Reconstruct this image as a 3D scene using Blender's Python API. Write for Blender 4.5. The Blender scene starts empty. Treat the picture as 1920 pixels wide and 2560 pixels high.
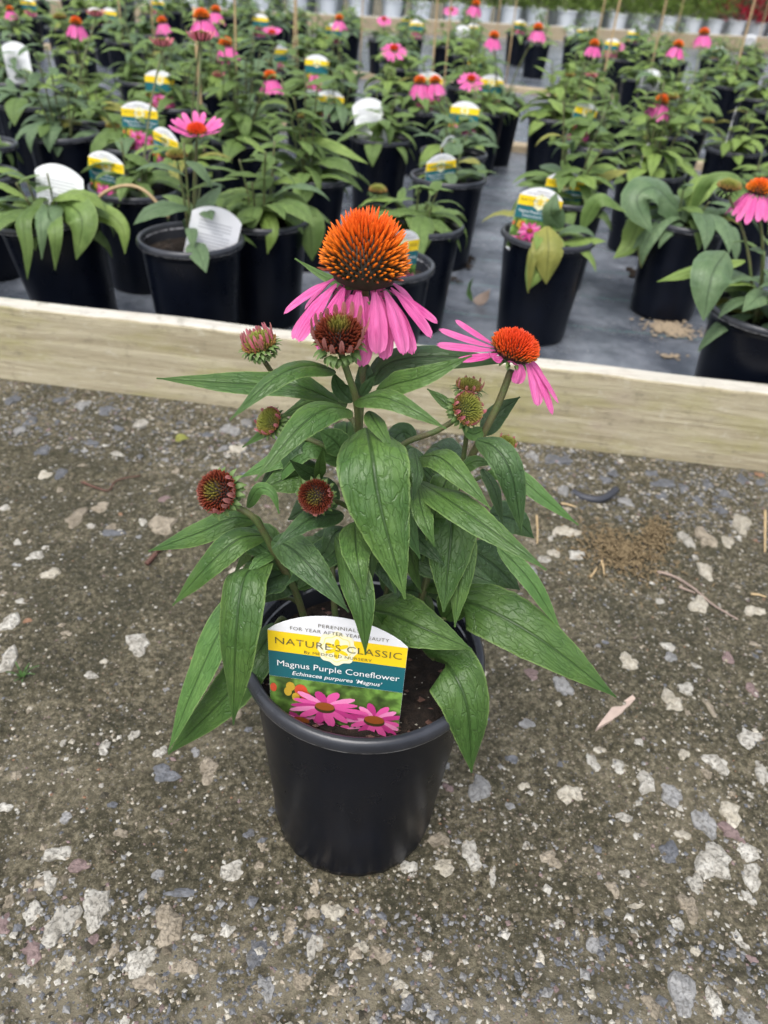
import bpy, math, random
import numpy as np
from mathutils import Vector, Matrix

# ------------------------------------------------------------------ camera, world, sun, exposure
PI = math.pi
PITCH, ROLL, CAM_H, FPX = math.radians(35.83), math.radians(4.55), 0.6504, 1923.0
scene = bpy.context.scene
col = scene.collection
FW = Vector((0, math.cos(PITCH), -math.sin(PITCH)))
_U0 = Vector((0, math.sin(PITCH), math.cos(PITCH)))
RT = Vector((math.cos(ROLL), 0, 0)) + _U0 * math.sin(ROLL)
UP = Vector((-math.sin(ROLL), 0, 0)) + _U0 * math.cos(ROLL)
CAM = Vector((0, 0, CAM_H))
cd = bpy.data.cameras.new('camera')
cam = bpy.data.objects.new('camera', cd)
col.objects.link(cam)
m = Matrix((RT, UP, -FW)).transposed().to_4x4()
m.translation = CAM
cam.matrix_world = m
cd.sensor_fit = 'VERTICAL'
cd.sensor_height = 34.6
cd.lens = 34.6 * FPX / 2560
cd.clip_start, cd.clip_end = 0.02, 800
cd.dof.use_dof = True
cd.dof.focus_distance = 0.50
cd.dof.aperture_fstop = 8.5
scene.camera = cam

SUN_EL, SUN_AZ = math.radians(62), math.radians(200)
world = bpy.data.worlds.new('World')
scene.world = world
world.use_nodes = True
wn = world.node_tree
for n in list(wn.nodes):
    wn.nodes.remove(n)
sky = wn.nodes.new('ShaderNodeTexSky')
sky.sky_type = 'NISHITA'
sky.sun_disc = False
sky.sun_elevation = SUN_EL
sky.sun_rotation = SUN_AZ
sky.dust_density = 4.0
sky.ozone_density = 1.0
hs = wn.nodes.new('ShaderNodeHueSaturation')      # an overcast sky: the blue is mostly gone
hs.inputs['Saturation'].default_value = 0.42
bg = wn.nodes.new('ShaderNodeBackground')
bg.inputs['Strength'].default_value = 0.15
wo = wn.nodes.new('ShaderNodeOutputWorld')
wn.links.new(sky.outputs[0], hs.inputs['Color'])
wn.links.new(hs.outputs[0], bg.inputs['Color'])
wn.links.new(bg.outputs[0], wo.inputs['Surface'])
sl = bpy.data.lights.new('sun', 'SUN')
sl.energy = 1.1
sl.angle = math.radians(40)
sl.color = (1.0, 0.98, 0.95)
so = bpy.data.objects.new('sun', sl)
col.objects.link(so)
sd = Vector((math.sin(SUN_AZ) * math.cos(SUN_EL), math.cos(SUN_AZ) * math.cos(SUN_EL), math.sin(SUN_EL)))
so.rotation_euler = sd.to_track_quat('Z', 'Y').to_euler()
so.location = (0, 0, 5)
vs = scene.view_settings
vs.view_transform = 'Standard'
vs.look = 'None'
vs.exposure = 0.92
vs.gamma = 1.0
vs.use_curve_mapping = False
scene.cycles.max_bounces = 6
scene.cycles.diffuse_bounces = 3
scene.cycles.glossy_bounces = 3
scene.cycles.transmission_bounces = 4

# ------------------------------------------------------------------ helpers
rng = random.Random(7)
nrng = np.random.default_rng(11)


def ray(px, py):
    return FW * FPX + RT * (px - 960) + UP * (1280 - py)


def on_z(px, py, z=0.0):
    d = ray(px, py)
    return CAM + d * ((z - CAM_H) / d.z)


def on_y(px, py, y):
    d = ray(px, py)
    return CAM + d * (y / d.y)


def depth(p):
    return (Vector(p) - CAM).dot(FW)


def px2m(npx, p):
    return npx * depth(p) / FPX


def mk(name, V, F, mats, mi=None, luv=None, colr=None, smooth=True):
    me = bpy.data.meshes.new(name)
    me.from_pydata([tuple(v) for v in V], [], [tuple(f) for f in F])
    for mt in (mats if isinstance(mats, (list, tuple)) else [mats]):
        me.materials.append(mt)
    if mi is not None:
        me.polygons.foreach_set('material_index', np.array(mi, dtype=np.int32))
    if smooth:
        me.polygons.foreach_set('use_smooth', np.ones(len(F), dtype=bool))
    if luv is not None:
        a = me.attributes.new('luv', 'FLOAT2', 'POINT')
        a.data.foreach_set('vector', np.array(luv, dtype=np.float32).ravel())
    if colr is not None:
        a = me.attributes.new('col', 'FLOAT_COLOR', 'POINT')
        c = np.array(colr, dtype=np.float32)
        if c.shape[1] == 3:
            c = np.concatenate([c, np.ones((len(c), 1), np.float32)], 1)
        a.data.foreach_set('color', c.ravel())
    me.update()
    return me


def ob(name, me, parent=None, loc=None, mat=None):
    o = bpy.data.objects.new(name, me)
    col.objects.link(o)
    if parent is not None:
        o.parent = parent
    if mat is not None:
        o.matrix_basis = mat
    elif loc is not None:
        o.location = loc
    return o


def tag(o, label=None, cat=None, group=None, kind=None):
    if label: o['label'] = label
    if cat: o['category'] = cat
    if group: o['group'] = group
    if kind: o['kind'] = kind
    return o


class MB:
    """collects pieces into one mesh"""
    def __init__(s):
        s.V, s.F, s.M, s.C, s.L = [], [], [], [], []

    def add(s, V, F, mi=0, c=None, luv=None):
        b = len(s.V)
        s.V += [tuple(v) for v in V]
        s.F += [tuple(i + b for i in f) for f in F]
        s.M += [mi] * len(F)
        if c is not None:
            s.C += [tuple(c)] * len(V) if not isinstance(c[0], (tuple, list, np.ndarray)) else [tuple(k) for k in c]
        if luv is not None:
            s.L += list(luv)

    def mesh(s, name, mats, smooth=True):
        return mk(name, s.V, s.F, mats, s.M, s.L or None, s.C or None, smooth)


def box(x0, x1, y0, y1, z0, z1):
    V = [(x, y, z) for z in (z0, z1) for y in (y0, y1) for x in (x0, x1)]
    F = [(0, 2, 3, 1), (4, 5, 7, 6), (0, 1, 5, 4), (2, 6, 7, 3), (0, 4, 6, 2), (1, 3, 7, 5)]
    return V, F


def tube(pts, rad, sides=8, cap=True):
    pts = [Vector(p) for p in pts]
    n = len(pts)
    V, F, L = [], [], []
    ref = Vector((0.31, 0.77, 0.2)).normalized()
    for i, p in enumerate(pts):
        t = (pts[min(i + 1, n - 1)] - pts[max(i - 1, 0)]).normalized()
        a = t.cross(ref)
        if a.length < 0.1:
            a = t.cross(Vector((1, 0, 0)))
        a.normalize()
        b = t.cross(a)
        r = rad[i] if isinstance(rad, (list, tuple)) else rad
        for k in range(sides):
            q = 2 * PI * k / sides
            V.append(p + a * (r * math.cos(q)) + b * (r * math.sin(q)))
            L.append((i / max(1, n - 1), k / sides))
    for i in range(n - 1):
        for k in range(sides):
            k2 = (k + 1) % sides
            F.append((i * sides + k, i * sides + k2, (i + 1) * sides + k2, (i + 1) * sides + k))
    if cap:
        F.append(tuple(range(sides))[::-1])
        F.append(tuple((n - 1) * sides + k for k in range(sides)))
    return V, F


def spline(pts, n=10):
    """Catmull-Rom through pts"""
    P = [Vector(p) for p in pts]
    P = [P[0] * 2 - P[1]] + P + [P[-1] * 2 - P[-2]]
    out = []
    for i in range(1, len(P) - 2):
        for k in range(n):
            t = k / n
            a, b, c, d = P[i - 1], P[i], P[i + 1], P[i + 2]
            out.append(0.5 * ((2 * b) + (c - a) * t + (2 * a - 5 * b + 4 * c - d) * t * t + (3 * b - a - 3 * c + d) * t ** 3))
    out.append(P[-2])
    return out


def lathe(prof, seg=64, fn=None):
    V, F = [], []
    for j, (r, z) in enumerate(prof):
        for k in range(seg):
            a = 2 * PI * k / seg
            rr, zz = fn(r, z, a) if fn else (r, z)
            V.append((rr * math.cos(a), rr * math.sin(a), zz))
    for j in range(len(prof) - 1):
        for k in range(seg):
            k2 = (k + 1) % seg
            F.append((j * seg + k, j * seg + k2, (j + 1) * seg + k2, (j + 1) * seg + k))
    return V, F


def vnoise(x, y, seed=0):
    """smooth 2-D value noise, numpy arrays"""
    r = np.random.default_rng(seed)
    T = r.random((256, 256))
    xi, yi = np.floor(x).astype(int), np.floor(y).astype(int)
    fx, fy = x - xi, y - yi
    fx, fy = fx * fx * (3 - 2 * fx), fy * fy * (3 - 2 * fy)
    a, b = T[xi % 256, yi % 256], T[(xi + 1) % 256, yi % 256]
    c, d = T[xi % 256, (yi + 1) % 256], T[(xi + 1) % 256, (yi + 1) % 256]
    return (a * (1 - fx) + b * fx) * (1 - fy) + (c * (1 - fx) + d * fx) * fy


# ------------------------------------------------------------------ materials
class NT:
    def __init__(s, name, rough=0.5, spec=0.5):
        s.mat = bpy.data.materials.new(name)
        s.mat.use_nodes = True
        s.t = s.mat.node_tree
        s.b = s.t.nodes['Principled BSDF']
        s.b.inputs['Roughness'].default_value = rough
        s.b.inputs['Specular IOR Level'].default_value = spec
        s.out = s.t.nodes['Material Output']

    def n(s, typ, **kw):
        nd = s.t.nodes.new(typ)
        for k, v in kw.items():
            if k in nd.inputs.keys():
                s.put(nd.inputs[k], v)
            else:
                setattr(nd, k, v)
        return nd

    def put(s, sock, v):
        if isinstance(v, bpy.types.NodeSocket):
            s.t.links.new(v, sock)
        elif isinstance(v, (tuple, list)) and len(v) == 3 and len(sock.default_value) == 4:
            sock.default_value = (*v, 1)
        else:
            sock.default_value = v

    def math(s, op, a, b=0.0, c=None, clamp=False):
        nd = s.t.nodes.new('ShaderNodeMath')
        nd.operation = op
        nd.use_clamp = clamp
        s.put(nd.inputs[0], a)
        s.put(nd.inputs[1], b)
        if c is not None:
            s.put(nd.inputs[2], c)
        return nd.outputs[0]

    def step(s, v, lo, hi):
        nd = s.t.nodes.new('ShaderNodeMapRange')
        nd.interpolation_type = 'SMOOTHSTEP'
        s.put(nd.inputs[0], v)
        nd.inputs[1].default_value, nd.inputs[2].default_value = lo, hi
        return nd.outputs[0]

    def mix(s, f, a, b, blend='MIX'):
        nd = s.t.nodes.new('ShaderNodeMix')
        nd.data_type = 'RGBA'
        nd.blend_type = blend
        s.put(nd.inputs[0], f)
        s.put(nd.inputs[6], a)
        s.put(nd.inputs[7], b)
        return nd.outputs[2]

    def coord(s, which='Object', scale=(1, 1, 1)):
        tc = s.t.nodes.new('ShaderNodeTexCoord')
        mp = s.t.nodes.new('ShaderNodeMapping')
        mp.inputs['Scale'].default_value = scale
        s.t.links.new(tc.outputs[which], mp.inputs[0])
        return mp.outputs[0]

    def world(s, scale=(1, 1, 1)):
        tc = s.t.nodes.new('ShaderNodeNewGeometry')
        mp = s.t.nodes.new('ShaderNodeMapping')
        mp.inputs['Scale'].default_value = scale
        s.t.links.new(tc.outputs['Position'], mp.inputs[0])
        return mp.outputs[0]

    def attr(s, name):
        return s.n('ShaderNodeAttribute', attribute_name=name)

    def noise(s, vec, scale, detail=4, rough=0.55, dist=0.0):
        nd = s.n('ShaderNodeTexNoise', Vector=vec, Scale=scale, Detail=detail, Roughness=rough, Distortion=dist)
        return nd.outputs['Fac']

    def voro(s, vec, scale, feature='F1', out='Distance', rnd=1.0):
        nd = s.t.nodes.new('ShaderNodeTexVoronoi')
        nd.feature = feature
        s.put(nd.inputs['Vector'], vec)
        nd.inputs['Scale'].default_value = scale
        nd.inputs['Randomness'].default_value = rnd
        return nd.outputs[out]

    def rand(s):
        return s.n('ShaderNodeObjectInfo').outputs['Random']

    def ramp(s, f, stops):
        nd = s.t.nodes.new('ShaderNodeValToRGB')
        s.put(nd.inputs[0], f)
        e = nd.color_ramp.elements
        while len(e) < len(stops):
            e.new(0.5)
        for k, (p, c) in enumerate(stops):
            e[k].position = p
            e[k].color = (*c, 1)
        return nd.outputs[0]

    def bump(s, h, strength=0.3, dist=0.002):
        nd = s.n('ShaderNodeBump', Height=h, Strength=strength, Distance=dist)
        s.t.links.new(nd.outputs[0], s.b.inputs['Normal'])
        return nd.outputs[0]

    def base(s, c):
        s.put(s.b.inputs['Base Color'], c)
        return s

    def translucent(s, c, fac, normal=None):
        tr = s.n('ShaderNodeBsdfTranslucent')
        s.put(tr.inputs['Color'], c)
        mx = s.t.nodes.new('ShaderNodeMixShader')
        mx.inputs[0].default_value = fac
        s.t.links.new(s.b.outputs[0], mx.inputs[1])
        s.t.links.new(tr.outputs[0], mx.inputs[2])
        s.t.links.new(mx.outputs[0], s.out.inputs['Surface'])


def plain(name, c, rough=0.5, spec=0.5, var=0.0, scale=60):
    k = NT(name, rough, spec)
    if var:
        n = k.noise(k.coord('Object'), scale, 4)
        k.base(k.mix(n, tuple(x * (1 - var) for x in c), tuple(min(1, x * (1 + var)) for x in c)))
        k.bump(n, 0.2, 0.001)
    else:
        k.base(c)
    return k.mat


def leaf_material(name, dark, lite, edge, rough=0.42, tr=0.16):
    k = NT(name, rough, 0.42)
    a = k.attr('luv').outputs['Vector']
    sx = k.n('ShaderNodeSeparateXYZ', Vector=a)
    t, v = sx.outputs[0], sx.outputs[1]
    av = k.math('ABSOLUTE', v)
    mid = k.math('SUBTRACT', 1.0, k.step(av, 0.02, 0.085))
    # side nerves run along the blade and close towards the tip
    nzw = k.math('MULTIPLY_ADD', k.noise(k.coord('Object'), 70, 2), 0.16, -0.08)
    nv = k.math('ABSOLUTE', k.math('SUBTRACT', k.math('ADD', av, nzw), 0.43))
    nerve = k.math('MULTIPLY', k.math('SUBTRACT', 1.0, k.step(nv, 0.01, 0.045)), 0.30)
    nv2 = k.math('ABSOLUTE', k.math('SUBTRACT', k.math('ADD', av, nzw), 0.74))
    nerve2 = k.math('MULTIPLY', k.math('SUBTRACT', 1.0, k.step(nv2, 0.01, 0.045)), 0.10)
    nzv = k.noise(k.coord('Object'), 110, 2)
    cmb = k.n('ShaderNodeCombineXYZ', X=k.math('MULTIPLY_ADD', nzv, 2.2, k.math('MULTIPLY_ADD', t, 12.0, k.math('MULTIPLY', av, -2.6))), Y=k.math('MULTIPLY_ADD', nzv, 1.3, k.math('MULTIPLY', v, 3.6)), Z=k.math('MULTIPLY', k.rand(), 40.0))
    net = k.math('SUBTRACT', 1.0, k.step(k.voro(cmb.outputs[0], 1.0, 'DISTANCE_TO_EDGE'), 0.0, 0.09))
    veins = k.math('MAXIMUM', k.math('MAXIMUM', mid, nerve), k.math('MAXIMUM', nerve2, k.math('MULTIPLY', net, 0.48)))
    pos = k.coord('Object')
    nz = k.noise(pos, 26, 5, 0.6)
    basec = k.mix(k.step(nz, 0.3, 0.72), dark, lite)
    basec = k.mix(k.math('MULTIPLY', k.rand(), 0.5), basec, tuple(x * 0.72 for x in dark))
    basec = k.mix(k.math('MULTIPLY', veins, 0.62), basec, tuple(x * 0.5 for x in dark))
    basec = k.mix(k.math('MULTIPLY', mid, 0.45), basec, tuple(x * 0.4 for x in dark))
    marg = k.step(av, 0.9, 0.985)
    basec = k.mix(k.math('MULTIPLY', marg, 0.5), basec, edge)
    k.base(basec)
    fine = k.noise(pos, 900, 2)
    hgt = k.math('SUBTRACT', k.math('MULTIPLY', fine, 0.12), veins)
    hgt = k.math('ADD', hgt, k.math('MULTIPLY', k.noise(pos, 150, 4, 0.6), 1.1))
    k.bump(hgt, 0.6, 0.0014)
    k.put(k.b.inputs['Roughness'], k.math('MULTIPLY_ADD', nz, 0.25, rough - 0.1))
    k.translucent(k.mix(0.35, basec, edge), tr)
    return k.mat


M = {}
M['leaf'] = leaf_material('coneflower_leaf', (0.044, 0.106, 0.022), (0.098, 0.182, 0.040), (0.20, 0.30, 0.09), 0.40)
M['leaf_bright'] = leaf_material('young_leaf', (0.070, 0.165, 0.040), (0.120, 0.230, 0.060), (0.24, 0.36, 0.12), 0.46)
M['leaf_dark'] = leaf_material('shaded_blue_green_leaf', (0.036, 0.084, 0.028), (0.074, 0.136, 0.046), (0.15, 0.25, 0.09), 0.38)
M['bleaf'] = leaf_material('nursery_leaf', (0.120, 0.205, 0.050), (0.220, 0.325, 0.095), (0.30, 0.39, 0.14), 0.40, 0.30)
M['bleaf_lime'] = leaf_material('nursery_leaf_lime', (0.175, 0.275, 0.055), (0.280, 0.390, 0.100), (0.26, 0.36, 0.12), 0.45, 0.25)
M['bleaf_grey'] = leaf_material('nursery_leaf_greygreen', (0.095, 0.165, 0.074), (0.175, 0.260, 0.125), (0.17, 0.26, 0.12), 0.38, 0.2)
M['hedge'] = leaf_material('far_shrub_leaf', (0.22, 0.34, 0.07), (0.34, 0.47, 0.12), (0.36, 0.46, 0.14), 0.5, 0.45)
M['yellow_leaf'] = leaf_material('yellowing_leaf', (0.22, 0.24, 0.05), (0.36, 0.34, 0.08), (0.3, 0.3, 0.1), 0.5, 0.2)


def stem_material():
    k = NT('stem', 0.55)
    p = k.coord('Object')
    n = k.noise(p, 90, 4)
    sp = k.step(k.noise(p, 1400, 2), 0.5, 0.62)
    c = k.mix(k.step(n, 0.35, 0.7), (0.090, 0.135, 0.040), (0.120, 0.105, 0.045))
    k.base(k.mix(k.math('MULTIPLY', sp, 0.6), c, (0.06, 0.05, 0.03)))
    k.bump(k.noise(p, 1500, 2), 0.5, 0.0006)
    return k.mat


M['stem'] = stem_material()


def vcol_material(name, rough=0.5, tr=0.0, var=0.25, scale=300):
    k = NT(name, rough, 0.35)
    c = k.attr('col').outputs['Color']
    n = k.noise(k.coord('Object'), scale, 3)
    cc = k.mix(var, c, k.mix(n, (0.1, 0.1, 0.1), (1, 1, 1)), 'OVERLAY')
    k.base(cc)
    if tr:
        k.translucent(cc, tr)
    return k.mat


M['floret'] = vcol_material('floret', 0.42, 0.0, 0.2)
M['bract'] = vcol_material('bract', 0.5, 0.1, 0.2)


def petal_material(name, a, b, pale):
    k = NT(name, 0.48, 0.3)
    at = k.attr('luv').outputs['Vector']
    sx = k.n('ShaderNodeSeparateXYZ', Vector=at)
    t, v = sx.outputs[0], sx.outputs[1]
    cb = k.n('ShaderNodeCombineXYZ', X=k.math('MULTIPLY', t, 2.2), Y=k.math('MULTIPLY', v, 9.0), Z=k.math('MULTIPLY', k.rand(), 30.0))
    st = k.noise(cb.outputs[0], 1.6, 4, 0.6)
    c = k.mix(k.step(st, 0.36, 0.64), a, b)
    c = k.mix(k.math('MULTIPLY', k.step(t, 0.6, 1.0), 0.35), c, pale)
    c = k.mix(k.math('MULTIPLY', k.rand(), 0.30), c, pale)
    k.base(c)
    k.bump(st, 0.7, 0.0012)
    k.translucent(c, 0.22)
    return k.mat


M['petal'] = petal_material('pink_petal', (0.54, 0.040, 0.235), (0.82, 0.150, 0.44), (0.84, 0.28, 0.54))
M['petal_young'] = petal_material('young_ray', (0.42, 0.11, 0.12), (0.58, 0.22, 0.20), (0.66, 0.34, 0.30))
M['petal_coral'] = petal_material('coral_petal', (0.62, 0.10, 0.17), (0.75, 0.22, 0.28), (0.85, 0.40, 0.42))


def pot_material(name, c=(0.0022, 0.0034, 0.0075), rim=False):
    k = NT(name, 0.36, 0.5 if rim else 0.22)
    p = k.coord('Object')
    n = k.noise(p, 22, 5, 0.6)
    dust = k.step(k.noise(p, 420, 2), 0.72, 0.78)
    c2 = k.mix(k.math('MULTIPLY', k.step(n, 0.4, 0.8), 0.6), c, tuple(x * 2.0 for x in c))
    c2 = k.mix(k.math('MULTIPLY', dust, 0.10), c2, (0.35, 0.33, 0.3))
    if rim:
        sx = k.n('ShaderNodeSeparateXYZ', Vector=p)
        band = k.math('SUBTRACT', 1.0, k.step(k.math('ABSOLUTE', k.math('SUBTRACT', sx.outputs[2], 0.2034)), 0.0009, 0.0018))
        scr = k.step(k.noise(p, 55, 6, 0.75), 0.40, 0.56)
        c2 = k.mix(k.math('MULTIPLY', k.math('MULTIPLY', band, scr), 0.85), c2, (0.55, 0.55, 0.58))
        gnr = k.math('MULTIPLY', k.step(k.noise(p, 9, 4), 0.35, 0.75), 0.10)
        c2 = k.mix(gnr, c2, (0.30, 0.30, 0.32))
    k.base(c2)
    k.put(k.b.inputs['Roughness'], k.math('MULTIPLY_ADD', n, 0.25, 0.18))
    k.bump(k.math('MULTIPLY_ADD', k.noise(p, 14, 3), 3.0, k.noise(p, 700, 3)), 0.14, 0.0006)
    return k.mat


M['pot'] = pot_material('black_pot_plastic')
M['pot_rim'] = pot_material('black_pot_rim', (0.013, 0.015, 0.021), True)
M['pot_white'] = plain('white_pot_plastic', (0.74, 0.78, 0.84), 0.4, 0.5, 0.10, 12)


def soil_material():
    k = NT('potting_soil', 0.85, 0.25)
    p = k.coord('Object')
    n = k.noise(p, 90, 6, 0.7)
    c = k.ramp(n, [(0.3, (0.006, 0.005, 0.004)), (0.55, (0.022, 0.015, 0.011)), (0.75, (0.06, 0.04, 0.028))])
    pr = k.step(k.voro(p, 210), 0.16, 0.10)
    sel = k.step(k.noise(p, 130, 1), 0.55, 0.6)
    k.base(k.mix(k.math('MULTIPLY', pr, sel), c, (0.45, 0.42, 0.36)))
    k.bump(k.noise(p, 240, 5, 0.7), 1.0, 0.004)
    return k.mat


M['soil'] = soil_material()


def ground_material():
    k = NT('packed_gravel_ground', 0.8, 0.3)
    p = k.world()
    big = k.noise(p, 3.6, 5, 0.6)
    med = k.noise(p, 17, 5, 0.62)
    fin = k.noise(p, 150, 8, 0.78)
    c = k.ramp(fin, [(0.35, (0.015, 0.013, 0.006)), (0.5, (0.098, 0.085, 0.050)), (0.64, (0.320, 0.280, 0.190))])
    moss = k.step(k.math('MULTIPLY_ADD', med, 0.6, k.math('MULTIPLY', big, 0.5)), 0.46, 0.68)
    c = k.mix(k.math('MULTIPLY', moss, 0.62), c, (0.034, 0.034, 0.018))
    dry = k.step(k.math('MULTIPLY_ADD', big, -0.7, k.math('MULTIPLY_ADD', med, -0.4, 1.0)), 0.46, 0.68)
    c = k.mix(k.math('MULTIPLY', dry, 0.55), c, (0.275, 0.242, 0.170))
    sx = k.n('ShaderNodeSeparateXYZ', Vector=p)
    # a strip where washed-out fine sand and grit lie on the surface
    sand = k.math('MULTIPLY', k.math('SUBTRACT', 1.0, k.step(k.math('MULTIPLY_ADD', med, 0.10, sx.outputs[1]), 0.30, 0.385)), k.step(k.noise(p, 30, 4), 0.36, 0.6))
    c = k.mix(k.math('MULTIPLY', sand, 0.6), c, (0.34, 0.30, 0.215))
    # grains of sand and grit, two sizes
    for sc, lo, hi, amt in ((420, 0.30, 0.18, 0.62), (210, 0.26, 0.16, 0.7)):
        vd = k.t.nodes.new('ShaderNodeTexVoronoi')
        k.put(vd.inputs['Vector'], p)
        vd.inputs['Scale'].default_value = sc
        gm = k.step(vd.outputs['Distance'], lo, hi)
        hsv = k.n('ShaderNodeSeparateColor', Color=vd.outputs['Color'])
        sel = k.step(hsv.outputs[0], 0.56, 0.62)
        gc = k.ramp(hsv.outputs[1], [(0.0, (0.20, 0.17, 0.12)), (0.35, (0.34, 0.30, 0.23)), (0.62, (0.13, 0.14, 0.17)), (0.8, (0.48, 0.44, 0.37)), (0.97, (0.26, 0.15, 0.09))])
        c = k.mix(k.math('MULTIPLY', k.math('MULTIPLY', gm, sel), amt), c, gc)
    k.base(c)
    h = k.math('ADD', k.math('MULTIPLY', fin, 0.8), k.math('MULTIPLY', k.noise(p, 420, 4, 0.7), 0.5))
    k.bump(h, 1.0, 0.007)
    k.put(k.b.inputs['Roughness'], k.math('MULTIPLY_ADD', med, 0.4, 0.5))
    return k.mat


M['ground'] = ground_material()


def stone_material(name, a, b, pits=0.5):
    k = NT(name, 0.75, 0.3)
    p = k.world()
    n = k.noise(p, 70, 6, 0.65)
    c = k.mix(k.step(n, 0.3, 0.7), a, b)
    pit = k.step(k.noise(p, 300, 6, 0.75), 0.50, 0.64)
    c = k.mix(k.math('MULTIPLY', pit, pits), c, (0.085, 0.073, 0.050))
    dirt = k.step(k.noise(p, 45, 6, 0.7), 0.52, 0.70)
    c = k.mix(k.math('MULTIPLY', dirt, 0.38), c, (0.125, 0.108, 0.074))
    k.base(k.mix(k.math('MULTIPLY', k.rand(), 0.35), c, tuple(x * 0.62 for x in a)))
    k.bump(k.math('MULTIPLY_ADD', pit, -0.8, n), 0.6, 0.003)
    return k.mat


STONE = [stone_material('stone_limestone', (0.30, 0.282, 0.240), (0.50, 0.482, 0.432), 0.7),
         stone_material('stone_slate_grey', (0.090, 0.095, 0.106), (0.165, 0.170, 0.182), 0.2),
         stone_material('stone_mauve', (0.17, 0.12, 0.115), (0.24, 0.175, 0.165), 0.15),
         stone_material('stone_tan', (0.205, 0.172, 0.125), (0.34, 0.295, 0.228), 0.65),
         stone_material('stone_cream', (0.33, 0.30, 0.235), (0.49, 0.455, 0.38), 0.4),
         stone_material('stone_light_grey', (0.185, 0.185, 0.182), (0.30, 0.298, 0.29), 0.45),
         stone_material('stone_rust', (0.22, 0.115, 0.07), (0.31, 0.18, 0.11), 0.2),
         stone_material('grit_brown', (0.085, 0.070, 0.048), (0.17, 0.145, 0.105), 0.3),
         stone_material('grit_dark', (0.030, 0.027, 0.018), (0.075, 0.066, 0.048), 0.3)]


def fabric_material():
    k = NT('woven_weed_fabric', 0.3, 0.8)
    p = k.coord('Object')
    sx = k.n('ShaderNodeSeparateXYZ', Vector=p)
    n = k.noise(p, 5, 6, 0.65)
    c = k.mix(k.step(n, 0.35, 0.75), (0.060, 0.070, 0.088), (0.240, 0.258, 0.292))
    dirt = k.step(k.noise(p, 11, 7, 0.72), 0.56, 0.74)
    c = k.mix(k.math('MULTIPLY', dirt, 0.4), c, (0.19, 0.175, 0.155))
    y = k.math('MULTIPLY_ADD', k.noise(p, 1.5, 2), 0.012, sx.outputs[1])
    ln = k.math('ABSOLUTE', k.math('SUBTRACT', k.math('FRACT', k.math('MULTIPLY', y, 1 / 0.205)), 0.5))
    ln = k.math('SUBTRACT', 1.0, k.step(ln, 0.004, 0.011))
    dash = k.step(k.noise(p, 300, 1), 0.38, 0.5)
    c = k.mix(k.math('MULTIPLY', k.math('MULTIPLY', ln, dash), 0.8), c, (0.11, 0.29, 0.25))
    k.base(c)
    w1 = k.n('ShaderNodeTexWave', Vector=p, Scale=130.0, bands_direction='X')
    w2 = k.n('ShaderNodeTexWave', Vector=p, Scale=130.0, bands_direction='Y')
    wv = k.math('MULTIPLY', w1.outputs['Fac'], w2.outputs['Fac'])
    k.bump(k.math('MULTIPLY_ADD', k.noise(p, 14, 4), 6.0, wv), 0.25, 0.0014)
    k.put(k.b.inputs['Roughness'], k.math('MULTIPLY_ADD', dirt, 0.25, 0.24))
    return k.mat


M['fabric'] = fabric_material()


def wood_material(name, a, b, green=0.35):
    k = NT(name, 0.75, 0.25)
    p = k.coord('Object', (1.0, 9.0, 22.0))
    q = k.coord('Object')
    gr = k.noise(p, 3.2, 10, 0.74, 0.8)
    c = k.mix(k.step(gr, 0.3, 0.7), a, b)
    fine = k.noise(k.coord('Object', (4.0, 90.0, 170.0)), 3.0, 4, 0.7)
    c = k.mix(k.math('MULTIPLY', k.step(fine, 0.45, 0.75), 0.35), c, tuple(x * 0.5 for x in a))
    al = k.step(k.noise(k.coord('Object', (1.0, 3.0, 4.0)), 4.5, 5, 0.6), 0.45, 0.72)
    c = k.mix(k.math('MULTIPLY', al, green), c, (0.29, 0.28, 0.075))
    pk = k.step(k.noise(q, 9, 4), 0.55, 0.75)
    c = k.mix(k.math('MULTIPLY', pk, 0.4), c, (0.40, 0.33, 0.27))
    stn = k.step(k.noise(k.coord('Object', (1, 1, 2.5)), 7, 6, 0.7), 0.60, 0.74)
    c = k.mix(k.math('MULTIPLY', stn, 0.5), c, (0.12, 0.105, 0.08))
    kn = k.step(k.voro(k.coord('Object', (1.0, 1.0, 2.4)), 4.3), 0.085, 0.03)
    c = k.mix(k.math('MULTIPLY', kn, 0.7), c, (0.11, 0.075, 0.045))
    mot = k.noise(k.coord('Object', (1.0, 1.0, 1.6)), 26, 8, 0.75)
    c = k.mix(k.math('MULTIPLY', k.step(mot, 0.53, 0.66), 0.5), c, (0.16, 0.145, 0.10))
    c = k.mix(k.math('MULTIPLY', k.step(mot, 0.46, 0.34), 0.35), c, (0.60, 0.57, 0.48))
    k.base(c)
    k.bump(k.math('ADD', k.math('MULTIPLY', fine, 0.8), gr), 0.7, 0.004)
    return k.mat


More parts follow.
